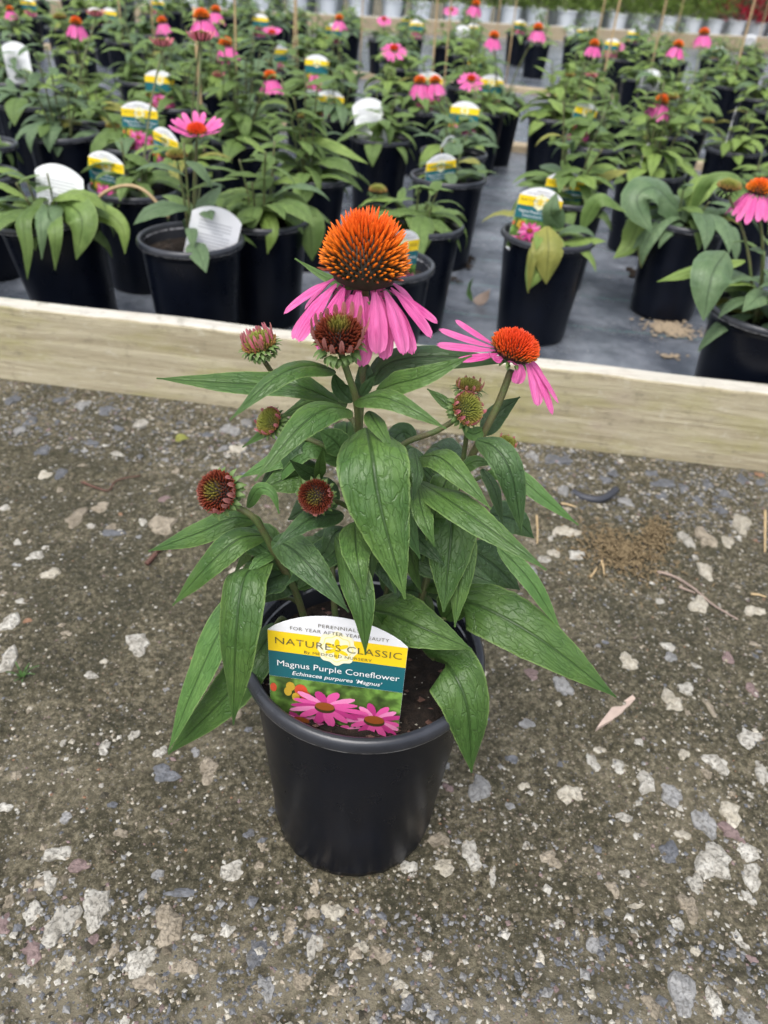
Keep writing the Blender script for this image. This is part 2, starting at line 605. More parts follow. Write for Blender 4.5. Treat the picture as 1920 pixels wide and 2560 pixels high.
M['board'] = wood_material('weathered_board', (0.300, 0.255, 0.165), (0.500, 0.450, 0.320), 0.62)
M['board_top'] = wood_material('worn_board_top', (0.42, 0.39, 0.33), (0.62, 0.60, 0.54), 0.12)
M['board_far'] = wood_material('tan_far_board', (0.30, 0.235, 0.15), (0.42, 0.345, 0.24), 0.1)
M['bamboo'] = plain('bamboo', (0.40, 0.285, 0.155), 0.55, 0.4, 0.3, 25)
M['twig_red'] = plain('red_twig', (0.095, 0.048, 0.036), 0.7, 0.3, 0.35, 120)
M['twig_grey'] = plain('grey_twig', (0.26, 0.20, 0.165), 0.75, 0.3, 0.35, 120)
M['wood_chip'] = plain('pale_wood_chip', (0.44, 0.345, 0.29), 0.8, 0.3, 0.35, 60)
M['straw'] = plain('straw', (0.42, 0.31, 0.17), 0.7, 0.3, 0.25, 90)
M['moss'] = plain('dried_moss', (0.20, 0.150, 0.085), 0.9, 0.2, 0.5, 120)
M['plastic_ring'] = plain('buried_plastic', (0.035, 0.038, 0.048), 0.5, 0.4, 0.2)
# print on the tags
M['card'] = plain('tag_card_white', (0.80, 0.81, 0.84), 0.35, 0.5)
M['p_yellow'] = plain('print_yellow', (0.88, 0.62, 0.015), 0.35)
M['p_teal'] = plain('print_teal', (0.012, 0.125, 0.150), 0.35)
M['p_dark'] = plain('print_dark', (0.075, 0.065, 0.04), 0.4)
M['p_white'] = plain('print_white', (0.82, 0.83, 0.84), 0.4)
M['p_cream'] = plain('print_cream', (0.86, 0.83, 0.58), 0.35)
M['p_pale'] = plain('print_pale_yellow', (0.88, 0.76, 0.26), 0.35)
M['p_grey'] = plain('print_grey', (0.46, 0.47, 0.50), 0.4)
M['p_pink'] = plain('print_pink', (0.72, 0.10, 0.34), 0.35, 0.5, 0.25, 200)
M['p_pink3'] = plain('print_light_pink', (0.84, 0.26, 0.50), 0.35, 0.5, 0.25, 200)
M['p_pink2'] = plain('print_deep_pink', (0.50, 0.045, 0.22), 0.35, 0.5, 0.25, 200)
M['p_cone'] = plain('print_cone', (0.30, 0.085, 0.020), 0.35, 0.5, 0.6, 700)
M['p_cone2'] = plain('print_cone_dark', (0.06, 0.045, 0.015), 0.35, 0.5, 0.6, 700)
M['p_red'] = plain('print_red', (0.62, 0.085, 0.04), 0.35, 0.5, 0.3, 150)
M['p_gold'] = plain('print_gold', (0.55, 0.36, 0.04), 0.35, 0.5, 0.3, 150)


def photo_bg():
    k = NT('print_photo_green', 0.35)
    n = k.noise(k.coord('Object'), 7, 3, 0.5)
    k.base(k.ramp(n, [(0.34, (0.035, 0.06, 0.018)), (0.5, (0.09, 0.17, 0.035)), (0.62, (0.19, 0.36, 0.07))]))
    return k.mat


M['p_photo'] = photo_bg()

# ------------------------------------------------------------------ setting: ground, fabric, board
AX, AY = -0.0067, 0.4264            # foot of the pot in front
BL = on_z(0, 944)                    # foot of the board, two ends seen in the picture
BR = on_z(1920, 1177)
bdir = (BR - BL).normalized()
bnor = Vector((-bdir.y, bdir.x, 0))  # away from the camera


def ground_h(x, y):
    x, y = np.asarray(x, float), np.asarray(y, float)
    h = (vnoise(x * 5 + 40, y * 5 + 40, 1) - 0.5) * 0.016 + (vnoise(x * 17 + 9, y * 17 + 9, 2) - 0.5) * 0.0085
    h += (vnoise(x * 60, y * 60 + 7, 3) - 0.5) * 0.0042 + (vnoise(x * 150, y * 150 + 7, 4) - 0.5) * 0.0018
    d = np.hypot(x - AX, y - AY)
    f = np.clip((d - 0.07) / 0.06, 0, 1)
    f = f * f * (3 - 2 * f)
    h = h * f - 0.0005
    # the board and the fabric lie flat
    s = (x - BL.x) * bnor.x + (y - BL.y) * bnor.y
    g = np.clip((-s) / 0.05, 0, 1)
    far = np.clip((np.hypot(x, y - 0.7) - 1.5) / 0.6, 0, 1)
    return (h * g - 0.002 * (1 - g)) * (1 - far) - 0.002 * far


def axis_vals(lo, hi, stp, ext):
    v = list(np.arange(lo, hi + 1e-6, stp))
    s, a, b = stp, [], []
    x = v[-1]
    while x < ext:
        s *= 1.45
        x += s
        b.append(x)
    s = stp
    x = v[0]
    while x > -ext:
        s *= 1.45
        x -= s
        a.append(x)
    return np.array(a[::-1] + v + b)


gx = axis_vals(-0.85, 0.85, 0.0058, 320)
gy = axis_vals(0.15, 1.24, 0.0058, 320)
X, Y = np.meshgrid(gx, gy)
Z = ground_h(X, Y)
nx, ny = len(gx), len(gy)
I = np.arange(nx * ny).reshape(ny, nx)
Fq = np.stack([I[:-1, :-1], I[:-1, 1:], I[1:, 1:], I[1:, :-1]], -1).reshape(-1, 4)
gme = mk('ground', np.stack([X, Y, Z], -1).reshape(-1, 3), Fq.tolist(), M['ground'])
ground = tag(ob('ground', gme), kind='structure')

# woven fabric of the nursery bed, slightly rippled, behind the board
rotz = math.atan2(bdir.y, bdir.x)
fx = np.concatenate([np.linspace(-9, -2.0, 20), np.linspace(-1.9, 1.9, 150), np.linspace(2.0, 12, 24)])
fy = np.concatenate([np.linspace(0.0, 1.6, 110), np.linspace(1.63, 9.5, 130)])
X, Y = np.meshgrid(fx, fy)
Z = 0.006 + (vnoise(X * 3 + 50, Y * 7 + 5, 5) - 0.5) * 0.006 + (vnoise(X * 14 + 50, Y * 22 + 5, 6) - 0.5) * 0.003
nx, ny = len(fx), len(fy)
I = np.arange(nx * ny).reshape(ny, nx)
Fq = np.stack([I[:-1, :-1], I[:-1, 1:], I[1:, 1:], I[1:, :-1]], -1).reshape(-1, 4)
fme = mk('weed_fabric', np.stack([X, Y, Z], -1).reshape(-1, 3), Fq.tolist(), M['fabric'])
fab = tag(ob('weed_fabric', fme), kind='structure')
fab.location = (0, BL.y - BL.x * math.tan(rotz) * -1 * -1 + 0.0, 0)
mid = BL + bdir * ((0 - BL.x) / bdir.x)
fab.location = mid + bnor * 0.03
fab.rotation_euler.z = rotz


def board(name, p0, p1, h, th, mats, label, cat='board', z0=-0.004, seg=160, seed=3, group=None):
    d = Vector(p1) - Vector(p0)
    L = d.length
    r = random.Random(seed)
    V, F, mi = [], [], []
    b = 0.004
    prof = [(0, 0), (0, h - b), (b * 0.4, h - b * 0.3), (b, h), (th - b, h), (th - b * 0.3, h - b * 0.4), (th, h - b), (th, 0)]
    xs = np.linspace(0, L, seg)
    n1 = vnoise(xs * 6, xs * 0 + 3.3, seed)
    n2 = vnoise(xs * 45, xs * 0 + 8.3, seed + 1)
    n3 = vnoise(xs * 25, xs * 0 + 2.3, seed + 2)
    P = len(prof)
    for i, x in enumerate(xs):
        for j, (y, z) in enumerate(prof):
            zz = z
            yy = y
            if 1 <= j <= 6:
                zz = z - (0.004 * n1[i] + (0.0045 * max(0, n2[i] - 0.55) if j < 4 else 0))
            if j in (1, 2, 3):
                yy = y + 0.004 * max(0, n3[i] - 0.5)
            V.append((x, yy, zz))
    for i in range(seg - 1):
        for j in range(P - 1):
            F.append((i * P + j, (i + 1) * P + j, (i + 1) * P + j + 1, i * P + j + 1))
            mi.append(1 if j in (2, 3, 4) else 0)
    F.append(tuple(range(P)))
    F.append(tuple((seg - 1) * P + k for k in range(P))[::-1])
    mi += [0, 0]
    o = ob(name, mk(name, V, F, mats, mi, smooth=False))
    o.location = Vector(p0) + Vector((0, 0, z0))
    o.rotation_euler.z = math.atan2(d.y, d.x)
    return tag(o, label, cat, group)


board('edging_board', BL - bdir * 1.0, BR + bdir * 1.0, 0.143, 0.037, [M['board'], M['board_top']],
      'long weathered wooden board on edge between the gravel and the black fabric')

# ------------------------------------------------------------------ stones and gravel
SHAPES = []


def stone_mesh(seed, flat, material):
    r = np.random.default_rng(seed)
    seg, rings = 16, 4
    ang = np.linspace(0, 2 * PI, seg, endpoint=False)
    rad = 1 + 0.22 * np.sin(ang * 2 + r.random() * 6) + 0.15 * np.sin(ang * 3 + r.random() * 6) + 0.10 * np.sin(ang * 5 + r.random() * 6) + (r.random(seg) - 0.5) * 0.26
    V, F = [], []
    for j, (f, z) in enumerate(((1.0, -0.5), (1.03, 0.05), (0.9, 0.42), (0.55, 0.62))):
        for k in range(seg):
            jit = (r.random() - 0.5) * 0.10
            V.append((0.5 * rad[k] * f * math.cos(ang[k]) * (1 + jit), 0.5 * rad[k] * f * math.sin(ang[k]) * (1 + jit), flat * (z + (r.random() - 0.5) * 0.22)))
    V.append((0, 0, flat * 0.68))
    for j in range(rings - 1):
        for k in range(seg):
            k2 = (k + 1) % seg
            F.append((j * seg + k, j * seg + k2, (j + 1) * seg + k2, (j + 1) * seg + k))
    for k in range(seg):
        F.append(((rings - 1) * seg + k, (rings - 1) * seg + (k + 1) % seg, rings * seg))
    me = mk('stone', V, F, material, smooth=False)
    return me


SM = [[stone_mesh(100 * c + s, 0.34 + 0.1 * (s % 3), STONE[c]) for s in range(6)] for c in range(7)]
W_, S_, V_, T_, C_, G_, R_ = 0, 1, 2, 3, 4, 5, 6
# stones seen in the photograph: (x, y, width, height in photo pixels, kind)
za = [(695, 395, 150, 80, S_), (905, 390, 100, 110, T_), (265, 750, 125, 70, W_), (350, 805, 110, 45, V_), (200, 870, 100, 70, W_), (683, 835, 60, 55, G_), (775, 915, 140, 45, S_), (1005, 815, 130, 75, W_), (415, 980, 120, 160, W_), (260, 1050, 130, 140, W_), (150, 1010, 100, 90, W_), (730, 1060, 150, 150, T_), (135, 1160, 100, 90, V_), (275, 1210, 75, 70, C_), (600, 1210, 150, 100, W_), (850, 1110, 55, 45, W_), (1440, 1000, 90, 80, C_), (1255, 1070, 65, 80, T_), (1360, 1140, 70, 100, W_), (1360, 885, 45, 75, T_), (1110, 1170, 110, 100, S_), (1295, 1290, 80, 90, T_), (790, 1230, 120, 80, T_), (630, 1290, 90, 90, T_), (110, 1280, 80, 55, W_), (510, 665, 70, 50, T_), (490, 1150, 50, 60, T_), (735, 1395, 30, 50, S_), (640, 990, 50, 30, W_), (1150, 1330, 70, 100, G_), (400, 1110, 60, 40, V_), (1080, 660, 50, 40, S_), (1130, 715, 40, 40, T_), (690, 305, 55, 50, W_), (575, 235, 50, 40, W_), (845, 295, 50, 45, G_), (275, 280, 30, 25, W_), (330, 1475, 110, 30, V_), (1655, 1180, 100, 80, T_), (30, 950, 60, 60, T_), (440, 465, 25, 20, W_)]
zb = [(415, 465, 100, 100, G_), (810, 475, 100, 85, C_), (1245, 95, 100, 80, C_), (905, 345, 60, 60, W_), (1015, 355, 70, 65, W_), (1135, 430, 90, 80, W_), (1250, 480, 105, 90, G_), (1395, 605, 90, 105, G_), (1505, 565, 100, 85, C_), (1510, 640, 120, 60, V_), (1245, 725, 95, 95, S_), (1435, 765, 165, 130, W_), (1360, 880, 80, 90, W_), (1320, 970, 95, 105, T_), (1600, 825, 100, 90, W_), (1580, 725, 130, 70, W_), (720, 765, 110, 60, T_), (375, 740, 100, 120, W_), (260, 805, 100, 60, C_), (245, 690, 90, 75, T_), (470, 835, 40, 100, W_), (1130, 870, 40, 45, T_), (918, 1160, 75, 90, G_), (1290, 1360, 130, 160, G_), (1430, 1400, 80, 90, W_), (1570, 1455, 130, 70, G_), (1150, 1420, 80, 80, T_), (675, 1205, 45, 50, C_), (105, 1400, 60, 60, S_), (560, 330, 140, 35, S_), (620, 185, 70, 45, G_), (1590, 250, 130, 70, W_), (1640, 385, 70, 80, W_), (770, 45, 70, 80, G_), (1440, 350, 100, 75, W_), (1300, 45, 80, 45, W_), (1405, 115, 40, 80, T_), (1030, 575, 90, 40, W_), (1545, 1120, 70, 80, W_), (1595, 35, 60, 50, V_), (1300, 650, 70, 40, C_), (1100, 655, 35, 30, W_), (1295, 320, 55, 35, C_), (105, 805, 70, 60, W_), (1595, 1200, 60, 30, V_)]
zc = [(815, 1670, 140, 130, W_), (55, 1810, 110, 120, W_), (65, 1590, 130, 80, W_), (310, 1300, 120, 50, C_), (215, 1185, 120, 40, W_), (360, 665, 80, 60, S_), (260, 675, 85, 60, C_), (455, 940, 110, 110, T_), (600, 870, 110, 60, T_), (960, 1010, 180, 100, T_), (660, 990, 90, 60, T_), (665, 1040, 110, 50, S_), (850, 970, 55, 40, W_), (970, 840, 70, 45, V_), (1360, 415, 110, 70, G_), (620, 290, 90, 60, S_), (490, 260, 90, 45, G_), (1415, 545, 95, 60, C_), (1325, 530, 60, 60, G_), (1220, 460, 70, 40, S_), (840, 370, 100, 60, W_), (355, 225, 70, 40, S_), (250, 530, 90, 40, S_), (120, 410, 70, 50, G_), (1400, 1250, 90, 60, C_), (90, 230, 80, 60, S_), (520, 470, 90, 40, S_), (180, 360, 90, 50, S_), (690, 400, 60, 40, S_), (130, 1455, 70, 35, W_), (270, 1125, 60, 25, W_), (30, 885, 70, 40, W_), (690, 540, 80, 30, W_), (100, 1080, 50, 40, W_)]
zd = [(395, 370, 140, 80, S_), (255, 350, 80, 60, G_), (460, 785, 150, 75, C_), (1505, 720, 130, 100, C_), (1290, 810, 120, 120, T_), (1185, 815, 90, 70, W_), (1420, 825, 105, 65, C_), (525, 930, 110, 75, W_), (1300, 985, 100, 80, C_), (1255, 1205, 130, 80, C_), (1580, 1235, 110, 70, C_), (825, 1570, 120, 75, C_), (435, 1700, 80, 90, G_), (260, 1625, 120, 70, V_), (1075, 1465, 90, 60, W_), (1080, 1530, 70, 60, G_), (1030, 1170, 55, 50, W_), (1425, 1520, 90, 50, V_), (670, 460, 90, 60, S_), (1040, 490, 130, 50, S_), (960, 440, 100, 35, S_), (1400, 540, 90, 60, S_), (1160, 525, 75, 45, S_), (1250, 605, 55, 50, S_), (1380, 640, 70, 50, S_), (1035, 565, 80, 45, S_), (830, 590, 100, 60, G_), (390, 905, 80, 60, C_), (200, 1030, 150, 100, G_), (1300, 500, 90, 40, S_), (1515, 480, 80, 60, S_), (745, 430, 60, 40, S_), (690, 1445, 40, 50, S_), (1610, 440, 50, 35, R_), (440, 560, 80, 50, G_), (340, 945, 80, 60, W_)]
STN = [(a * .5787, 1700 + b * .5787, w * .5787, h * .5787, k) for a, b, w, h, k in za] + \
      [(960 + a * .5787, 1700 + b * .5787, w * .5787, h * .5787, k) for a, b, w, h, k in zb] + \
      [(a * .4219, 900 + b * .4219, w * .4219, h * .4219, k) for a, b, w, h, k in zc] + \
      [(1220 + a * .4219, 1000 + b * .4219, w * .4219, h * .4219, k) for a, b, w, h, k in zd]


def put_stone(p, sx, sy, kind, r):
    ang = r.uniform(0, PI)
    me = SM[kind][r.randrange(6)]
    o = ob('stone', me, ground)
    a = r.choice((0, PI)) + r.uniform(-0.25, 0.25)
    o.rotation_euler = (r.uniform(-0.12, 0.12), r.uniform(-0.12, 0.12), a)
    s = min(sx, sy)
    o.scale = (sx, sy, s * (0.55 if kind != S_ else 0.4))
    o.location = (p.x, p.y, float(ground_h(p.x, p.y)) - s * 0.035)


rs = random.Random(5)
placed = []
for (x, y, w, h, kd) in STN:
    p = on_z(x, y)
    if (p - BL).dot(bnor) > -0.01 or math.hypot(p.x - AX, p.y - AY) < 0.075:
        continue
    dp = depth(p)
    el = math.asin(min(1, CAM_H / (p - CAM).length))
    put_stone(p, w * dp / FPX * 0.97, min(h * dp / FPX / math.sin(el), 2.2 * w * dp / FPX) * 0.95, kd, rs)
    placed.append((p.x, p.y, w * dp / FPX))
n_named = len(placed)


def free_spot(x, y, d):
    return all((x - a) ** 2 + (y - b) ** 2 > (d + c * 0.5) ** 2 for a, b, c in placed)


tries = 0
while len(placed) < 296 and tries < 6000:
    tries += 1
    y = rs.uniform(0.2, 1.2)
    x = rs.uniform(-0.24 - 0.42 * y, 0.24 + 0.42 * y)
    p = Vector((x, y, 0))
    s = (p - BL).dot(bnor)
    if s > -0.012 or math.hypot(x - AX, y - AY) < 0.085:
        continue
    near_board = s > -0.17
    sz = rs.uniform(0.010, 0.024) if near_board else rs.uniform(0.007, 0.013)
    if not free_spot(x, y, sz * 0.7):
        continue
    kd = rs.choices([S_, G_, W_, T_, V_], [6, 3, 1, 1, 0.6])[0] if near_board else rs.choices([W_, C_, S_, T_, V_, G_, R_], [4, 2, 2, 3, 0.8, 2, 0.25])[0]
    if not near_board and rs.random() < 0.35 and 0.3 < y < 0.75 and x < 0:
        continue
    put_stone(p, sz, sz * rs.uniform(0.6, 1.3), kd, rs)
    placed.append((x, y, sz))

# loose grit, nobody could count it
g = MB()
rg = np.random.default_rng(21)
octv = np.array([(1, 0, 0), (0.1, 1, 0), (-1, 0.1, 0), (0, -1, 0.1), (0.1, 0.1, 0.8), (0, 0, -0.8)])
octf = [(0, 1, 4), (1, 2, 4), (2, 3, 4), (3, 0, 4), (1, 0, 5), (2, 1, 5), (3, 2, 5), (0, 3, 5)]
NG = 42000
yy = rg.random(NG) * 1.03 + 0.19
xx = (rg.random(NG) - 0.5) * 2 * (0.22 + 0.45 * yy)
hh = ground_h(xx, yy)
dens = vnoise(xx * 7 + 3, yy * 7 + 3, 8)
sb = (xx - BL.x) * bnor.x + (yy - BL.y) * bnor.y
for i in range(NG):
    x, y = xx[i], yy[i]
    if sb[i] > -0.004 or math.hypot(x - AX, y - AY) < 0.073:
        continue
    sandy = y < 0.30 + 0.05 * dens[i]
    nb = sb[i] > -0.20
    if not sandy and not nb and rg.random() > 0.25 + dens[i] * 0.75:
        continue
    s = (0.0009 + 0.0018 * rg.random() ** 2.2) * (1.5 if nb else (1.25 if sandy else 1.0))
    if rg.random() < 0.04:
        s *= 1.9
    a = rg.random() * 6.28
    ca, sa = math.cos(a), math.sin(a)
    q = octv * (1 + (rg.random((6, 1)) - 0.5) * 0.5) * np.array([1, 0.55 + 0.45 * rg.random(), 0.55]) * s
    V = np.stack([q[:, 0] * ca - q[:, 1] * sa + x, q[:, 0] * sa + q[:, 1] * ca + y, q[:, 2] + hh[i] + s * 0.15], 1)
    u = rg.random()
    brown = rg.random() < (.16 if sandy or nb else .34)
    if nb or sandy:
        mi = 1 if u < 0.40 else 5 if u < 0.58 else 0 if u < 0.72 else 3 if u < 0.88 else 4 if u < 0.95 else 2
    else:
        mi = 0 if u < 0.30 else 3 if u < 0.6 else 4 if u < 0.72 else 1 if u < 0.85 else 5 if u < 0.94 else 2 if u < 0.98 else 6
    if brown:
        mi = 7 if rg.random() < .62 else 8
    g.add(V, octf, mi)
gr = tag(ob('gravel', g.mesh('gravel', STONE, smooth=False)), 'fine mixed grit lying on the packed ground', 'gravel', kind='stuff')

# ------------------------------------------------------------------ leaves
def leaf_geo(pts, width, nrm, nseg=26, nv=10, curl=0.35, fold=0.0, wav=0.05, r=None, pa=0.72, pb=1.25, nrm2=None, tooth=0.03):
    """a lanceolate blade along the curve pts; returns verts, faces, luv"""
    r = r or random.Random(1)
    n_sub = max(4, int(48 / (len(pts) - 1)))
    C = spline(pts, n_sub)
    # even arc length
    d = [0.0]
    for i in range(1, len(C)):
        d.append(d[-1] + (C[i] - C[i - 1]).length)
    L = d[-1]
    P = []
    j = 0
    for i in range(nseg + 1):
        t = L * i / nseg
        while j < len(d) - 2 and d[j + 1] < t:
            j += 1
        f = (t - d[j]) / max(1e-9, d[j + 1] - d[j])
        P.append(C[j].lerp(C[j + 1], f))
    mx = pa / (pa + pb)
    wn_ = mx ** pa * (1 - mx) ** pb
    ph = r.uniform(0, 6.28)
    ph2 = r.uniform(0, 6.28)
    kf = r.uniform(1.6, 3.0)
    V, F, Lv = [], [], []
    n0 = Vector(nrm).normalized()
    n1 = Vector(nrm2).normalized() if nrm2 else n0
    for i in range(nseg + 1):
        t = i / nseg
        T = (P[min(i + 1, nseg)] - P[max(i - 1, 0)]).normalized()
        n = n0.lerp(n1, t)
        N = (n - T * n.dot(T))
        if N.length < 1e-4:
            N = Vector((0, 0, 1))
        N.normalize()
        S = T.cross(N)
        te = 0.015 + 0.985 * t
        w = 0.5 * width * (te ** pa) * ((1 - min(te, 0.999)) ** pb) / wn_
        w = max(w, 0.0006)
        for k in range(nv + 1):
            v = -1 + 2 * k / nv
            av = abs(v)
            ww = w
            if av > 0.99:
                ww *= 1 + tooth * (((t * 15 + (0.4 if v > 0 else 0)) % 1.0) - 0.4) + 0.02 * r.uniform(-1, 1)
            side_ph = ph if v > 0 else ph2
            h = -curl * w * v * v + fold * w * av + wav * width * math.sin(kf * 6.28 * t + side_ph) * v * v * math.sin(PI * min(1, t * 1.1))
            h -= 0.10 * w * math.exp(-(v / 0.13) ** 2)
            h += 0.05 * w * math.sin(t * 46 - av * 5 + side_ph) * av * (1 - av) * 3
            V.append(P[i] + S * (ww * v) + N * h)
            Lv.append((t, v))
    q = nv + 1
    for i in range(nseg):
        for k in range(nv):
            F.append((i * q + k, i * q + k + 1, (i + 1) * q + k + 1, (i + 1) * q + k))
    return V, F, Lv


# ------------------------------------------------------------------ flower heads
def spikes(n, R, Hh, L0, L1, wd, cols, up=0.3, smax=1.0, seed=1, jit=0.15):
    """tapered florets set in a spiral on a dome. cols(s, h) gives the colour at rank s (0 top, 1 rim), height h"""
    r = random.Random(seed)
    mb = MB()
    for k in range(n):
        s = (k + 0.5) / n * smax
        th = math.acos(max(-1, 1 - s))
        ph = k * 2.399963
        p = Vector((R * math.sin(th) * math.cos(ph), R * math.sin(th) * math.sin(ph), Hh * math.cos(th)))
        d = Vector((p.x / R, p.y / R, p.z / Hh + up)).normalized()
        d = (d + Vector((r.uniform(-jit, jit), r.uniform(-jit, jit), r.uniform(-jit, jit)))).normalized()
        L = (L0 + (L1 - L0) * s) * r.uniform(0.82, 1.12)
        a = d.orthogonal().normalized()
        b = d.cross(a)
        w = wd * r.uniform(0.8, 1.15)
        V, C = [], []
        prof = ((0.0, 0.8), (0.45, 1.0), (0.8, 0.75), (1.0, 0.08))
        for hh_, ww in prof:
            for q in range(4):
                an = q * PI / 2 + ph
                V.append(p + d * (L * hh_) + a * (w * ww * math.cos(an)) + b * (w * ww * math.sin(an)))
                C.append(cols(s / smax, hh_, r))
        F = []
        for j in range(3):
            for q in range(4):
                q2 = (q + 1) % 4
                F.append((j * 4 + q, j * 4 + q2, (j + 1) * 4 + q2, (j + 1) * 4 + q))
        F.append((12, 13, 14, 15))
        mb.add(V, F, 0, C)
    return mb


def lerp3(a, b, t):
    t = max(0, min(1, t))
    return tuple(a[i] + (b[i] - a[i]) * t for i in range(3))


def cols_orange(s, h, r):
    dark = lerp3((0.085, 0.030, 0.010), (0.028, 0.026, 0.008), s)
    tip = lerp3((0.72, 0.095, 0.010), (0.82, 0.20, 0.012), min(1, s * 1.6))
    if s > 0.93:
        tip = (0.30, 0.06, 0.02)
    lo = 0.12 + 0.46 * s + r.uniform(-.06, .06)
    return lerp3(dark, tip, (h - lo) / 0.22)


def cols_red(s, h, r):
    dark = (0.07, 0.03, 0.012) if s > 0.4 else (0.25, 0.03, 0.01)
    tip = lerp3((0.60, 0.045, 0.012), (0.72, 0.10, 0.012), s)
    if s > 0.82:
        tip = (0.40, 0.12, 0.02)
    return lerp3(dark, tip, (h - 0.1 - 0.4 * s) / 0.25)


def cols_brown(s, h, r):
    base = lerp3((0.10, 0.105, 0.02), (0.03, 0.008, 0.005), (s - 0.01) / 0.15)
    tip = lerp3((0.20, 0.18, 0.035), (0.175, 0.034, 0.016), (s - 0.015) / 0.17)
    return lerp3(base, tip, h * 1.2 - 0.15)


def cols_green(s, h, r):
    base = lerp3((0.13, 0.16, 0.03), (0.10, 0.10, 0.025), s)
    tip = lerp3((0.24, 0.25, 0.05), (0.33, 0.12, 0.05), s * 1.1 - 0.2)
    return lerp3(base, tip, h)


def dome(R, Hh, under=0.25):
    prof = [(0.0015, -under * Hh - R * 0.25), (R * 0.5, -under * Hh - R * 0.2), (R * 0.92, -under * Hh)]
    for i in range(0, 9):
        a = PI / 2 * i / 8
        prof.append((max(0.0005, R * math.cos(a)), Hh * math.sin(a)))
    return lathe(prof, 20)


def petal_geo(L, W, a0, a1, r, nseg=14, nv=6, notch=0.06, curlv=0.25, tw0=0.0):
    """ray petal from the origin along +X; a0/a1 angle above/below horizontal at root and tip (radians, negative hangs)"""
    V, F, Lv = [], [], []
    x = z = 0.0
    tw = r.uniform(-0.25, 0.25)
    q = nv + 1
    for i in range(nseg + 1):
        t = i / nseg
        a = a0 + (a1 - a0) * (t ** 0.6)
        if i:
            x += math.cos(a) * L / nseg
            z += math.sin(a) * L / nseg
        w = 0.5 * W * min(1.0, 0.22 + 1.45 * t ** 0.8) * (1.0 if t < 0.72 else max(0.12, math.sqrt(max(0.0, 1 - ((t - 0.72) / 0.30) ** 2))))
        nx_, nz_ = -math.sin(a), math.cos(a)
        for k in range(q):
            v = -1 + 2 * k / nv
            h = w * (0.16 * math.cos(v * PI * 2.0) - curlv * v * v)
            tx = 0.0
            if i == nseg:
                tx = -notch * L * (0.5 + 0.5 * math.cos(v * PI * 2.0)) * 0.6
            yv = w * v * math.cos(tw * t + tw0 * min(1, t * 3))
            h += w * v * math.sin(tw * t + tw0 * min(1, t * 3))
            V.append((x + nx_ * h + tx * math.cos(a), yv, z + nz_ * h + tx * math.sin(a)))
            Lv.append((t, v))
    for i in range(nseg):
        for k in range(nv):
            F.append((i * q + k, i * q + k + 1, (i + 1) * q + k + 1, (i + 1) * q + k))
    return V, F, Lv


def bracts_mb(R, z, n, L, W, seed, whorls=2, out=0.5, cA=(0.075, 0.135, 0.035), cB=(0.13, 0.20, 0.06)):
    r = random.Random(seed)
    mb = MB()
    for wv in range(whorls):
        for k in range(n):
            an = 2 * PI * (k + 0.5 * (wv % 2)) / n + r.uniform(-0.1, 0.1)
            l = L * r.uniform(0.8, 1.15) * (1 - 0.12 * wv)
            e = out + 0.25 * wv + r.uniform(-0.15, 0.15)     # angle outward/down
            rr, zz = R * (1 - 0.06 * wv), z - wv * L * 0.28
            ca, sa = math.cos(an), math.sin(an)
            V, C = [], []
            px_, pz_ = 0.0, 0.0
            for i, (t, w) in enumerate(((0, 0.8), (0.35, 1.0), (0.7, 0.65), (1.0, 0.04))):
                ang = 0.75 - e * 1.9 * t
                if i:
                    px_ += math.cos(ang) * l * 0.34
                    pz_ += math.sin(ang) * l * 0.34
                for sgn in (-1, 0, 1):
                    yv = sgn * w * W * 0.5
                    V.append(((rr + px_) * ca - yv * sa, (rr + px_) * sa + yv * ca, zz + pz_ + (0.10 * W if sgn == 0 else 0)))
                    C.append(lerp3(cA, cB, t + r.uniform(-0.2, 0.2)))
            F = []
            for i in range(3):
                for q in range(2):
                    F.append((i * 3 + q, i * 3 + q + 1, i * 3 + q + 4, i * 3 + q + 3))
            mb.add(V, F, 0, C)
    return mb


def axis_matrix(loc, axis, spin=0.0):
    z = Vector(axis).normalized()
    x = Vector((1, 0, 0)) - z * z.x
    x.normalize()
    mm = Matrix((x, z.cross(x), z)).transposed().to_4x4() @ Matrix.Rotation(spin, 4, 'Z')
    mm.translation = loc
    return mm


DOME_MAT = {'orange': plain('cone_core_dark', (0.022, 0.016, 0.007), 0.7), 'brown': plain('cone_core_brown', (0.022, 0.008, 0.005), 0.7),
            'green': plain('cone_core_green', (0.06, 0.075, 0.02), 0.7)}

# ------------------------------------------------------------------ the potted coneflower in front
POT_H, POT_R = 0.2145, 0.095


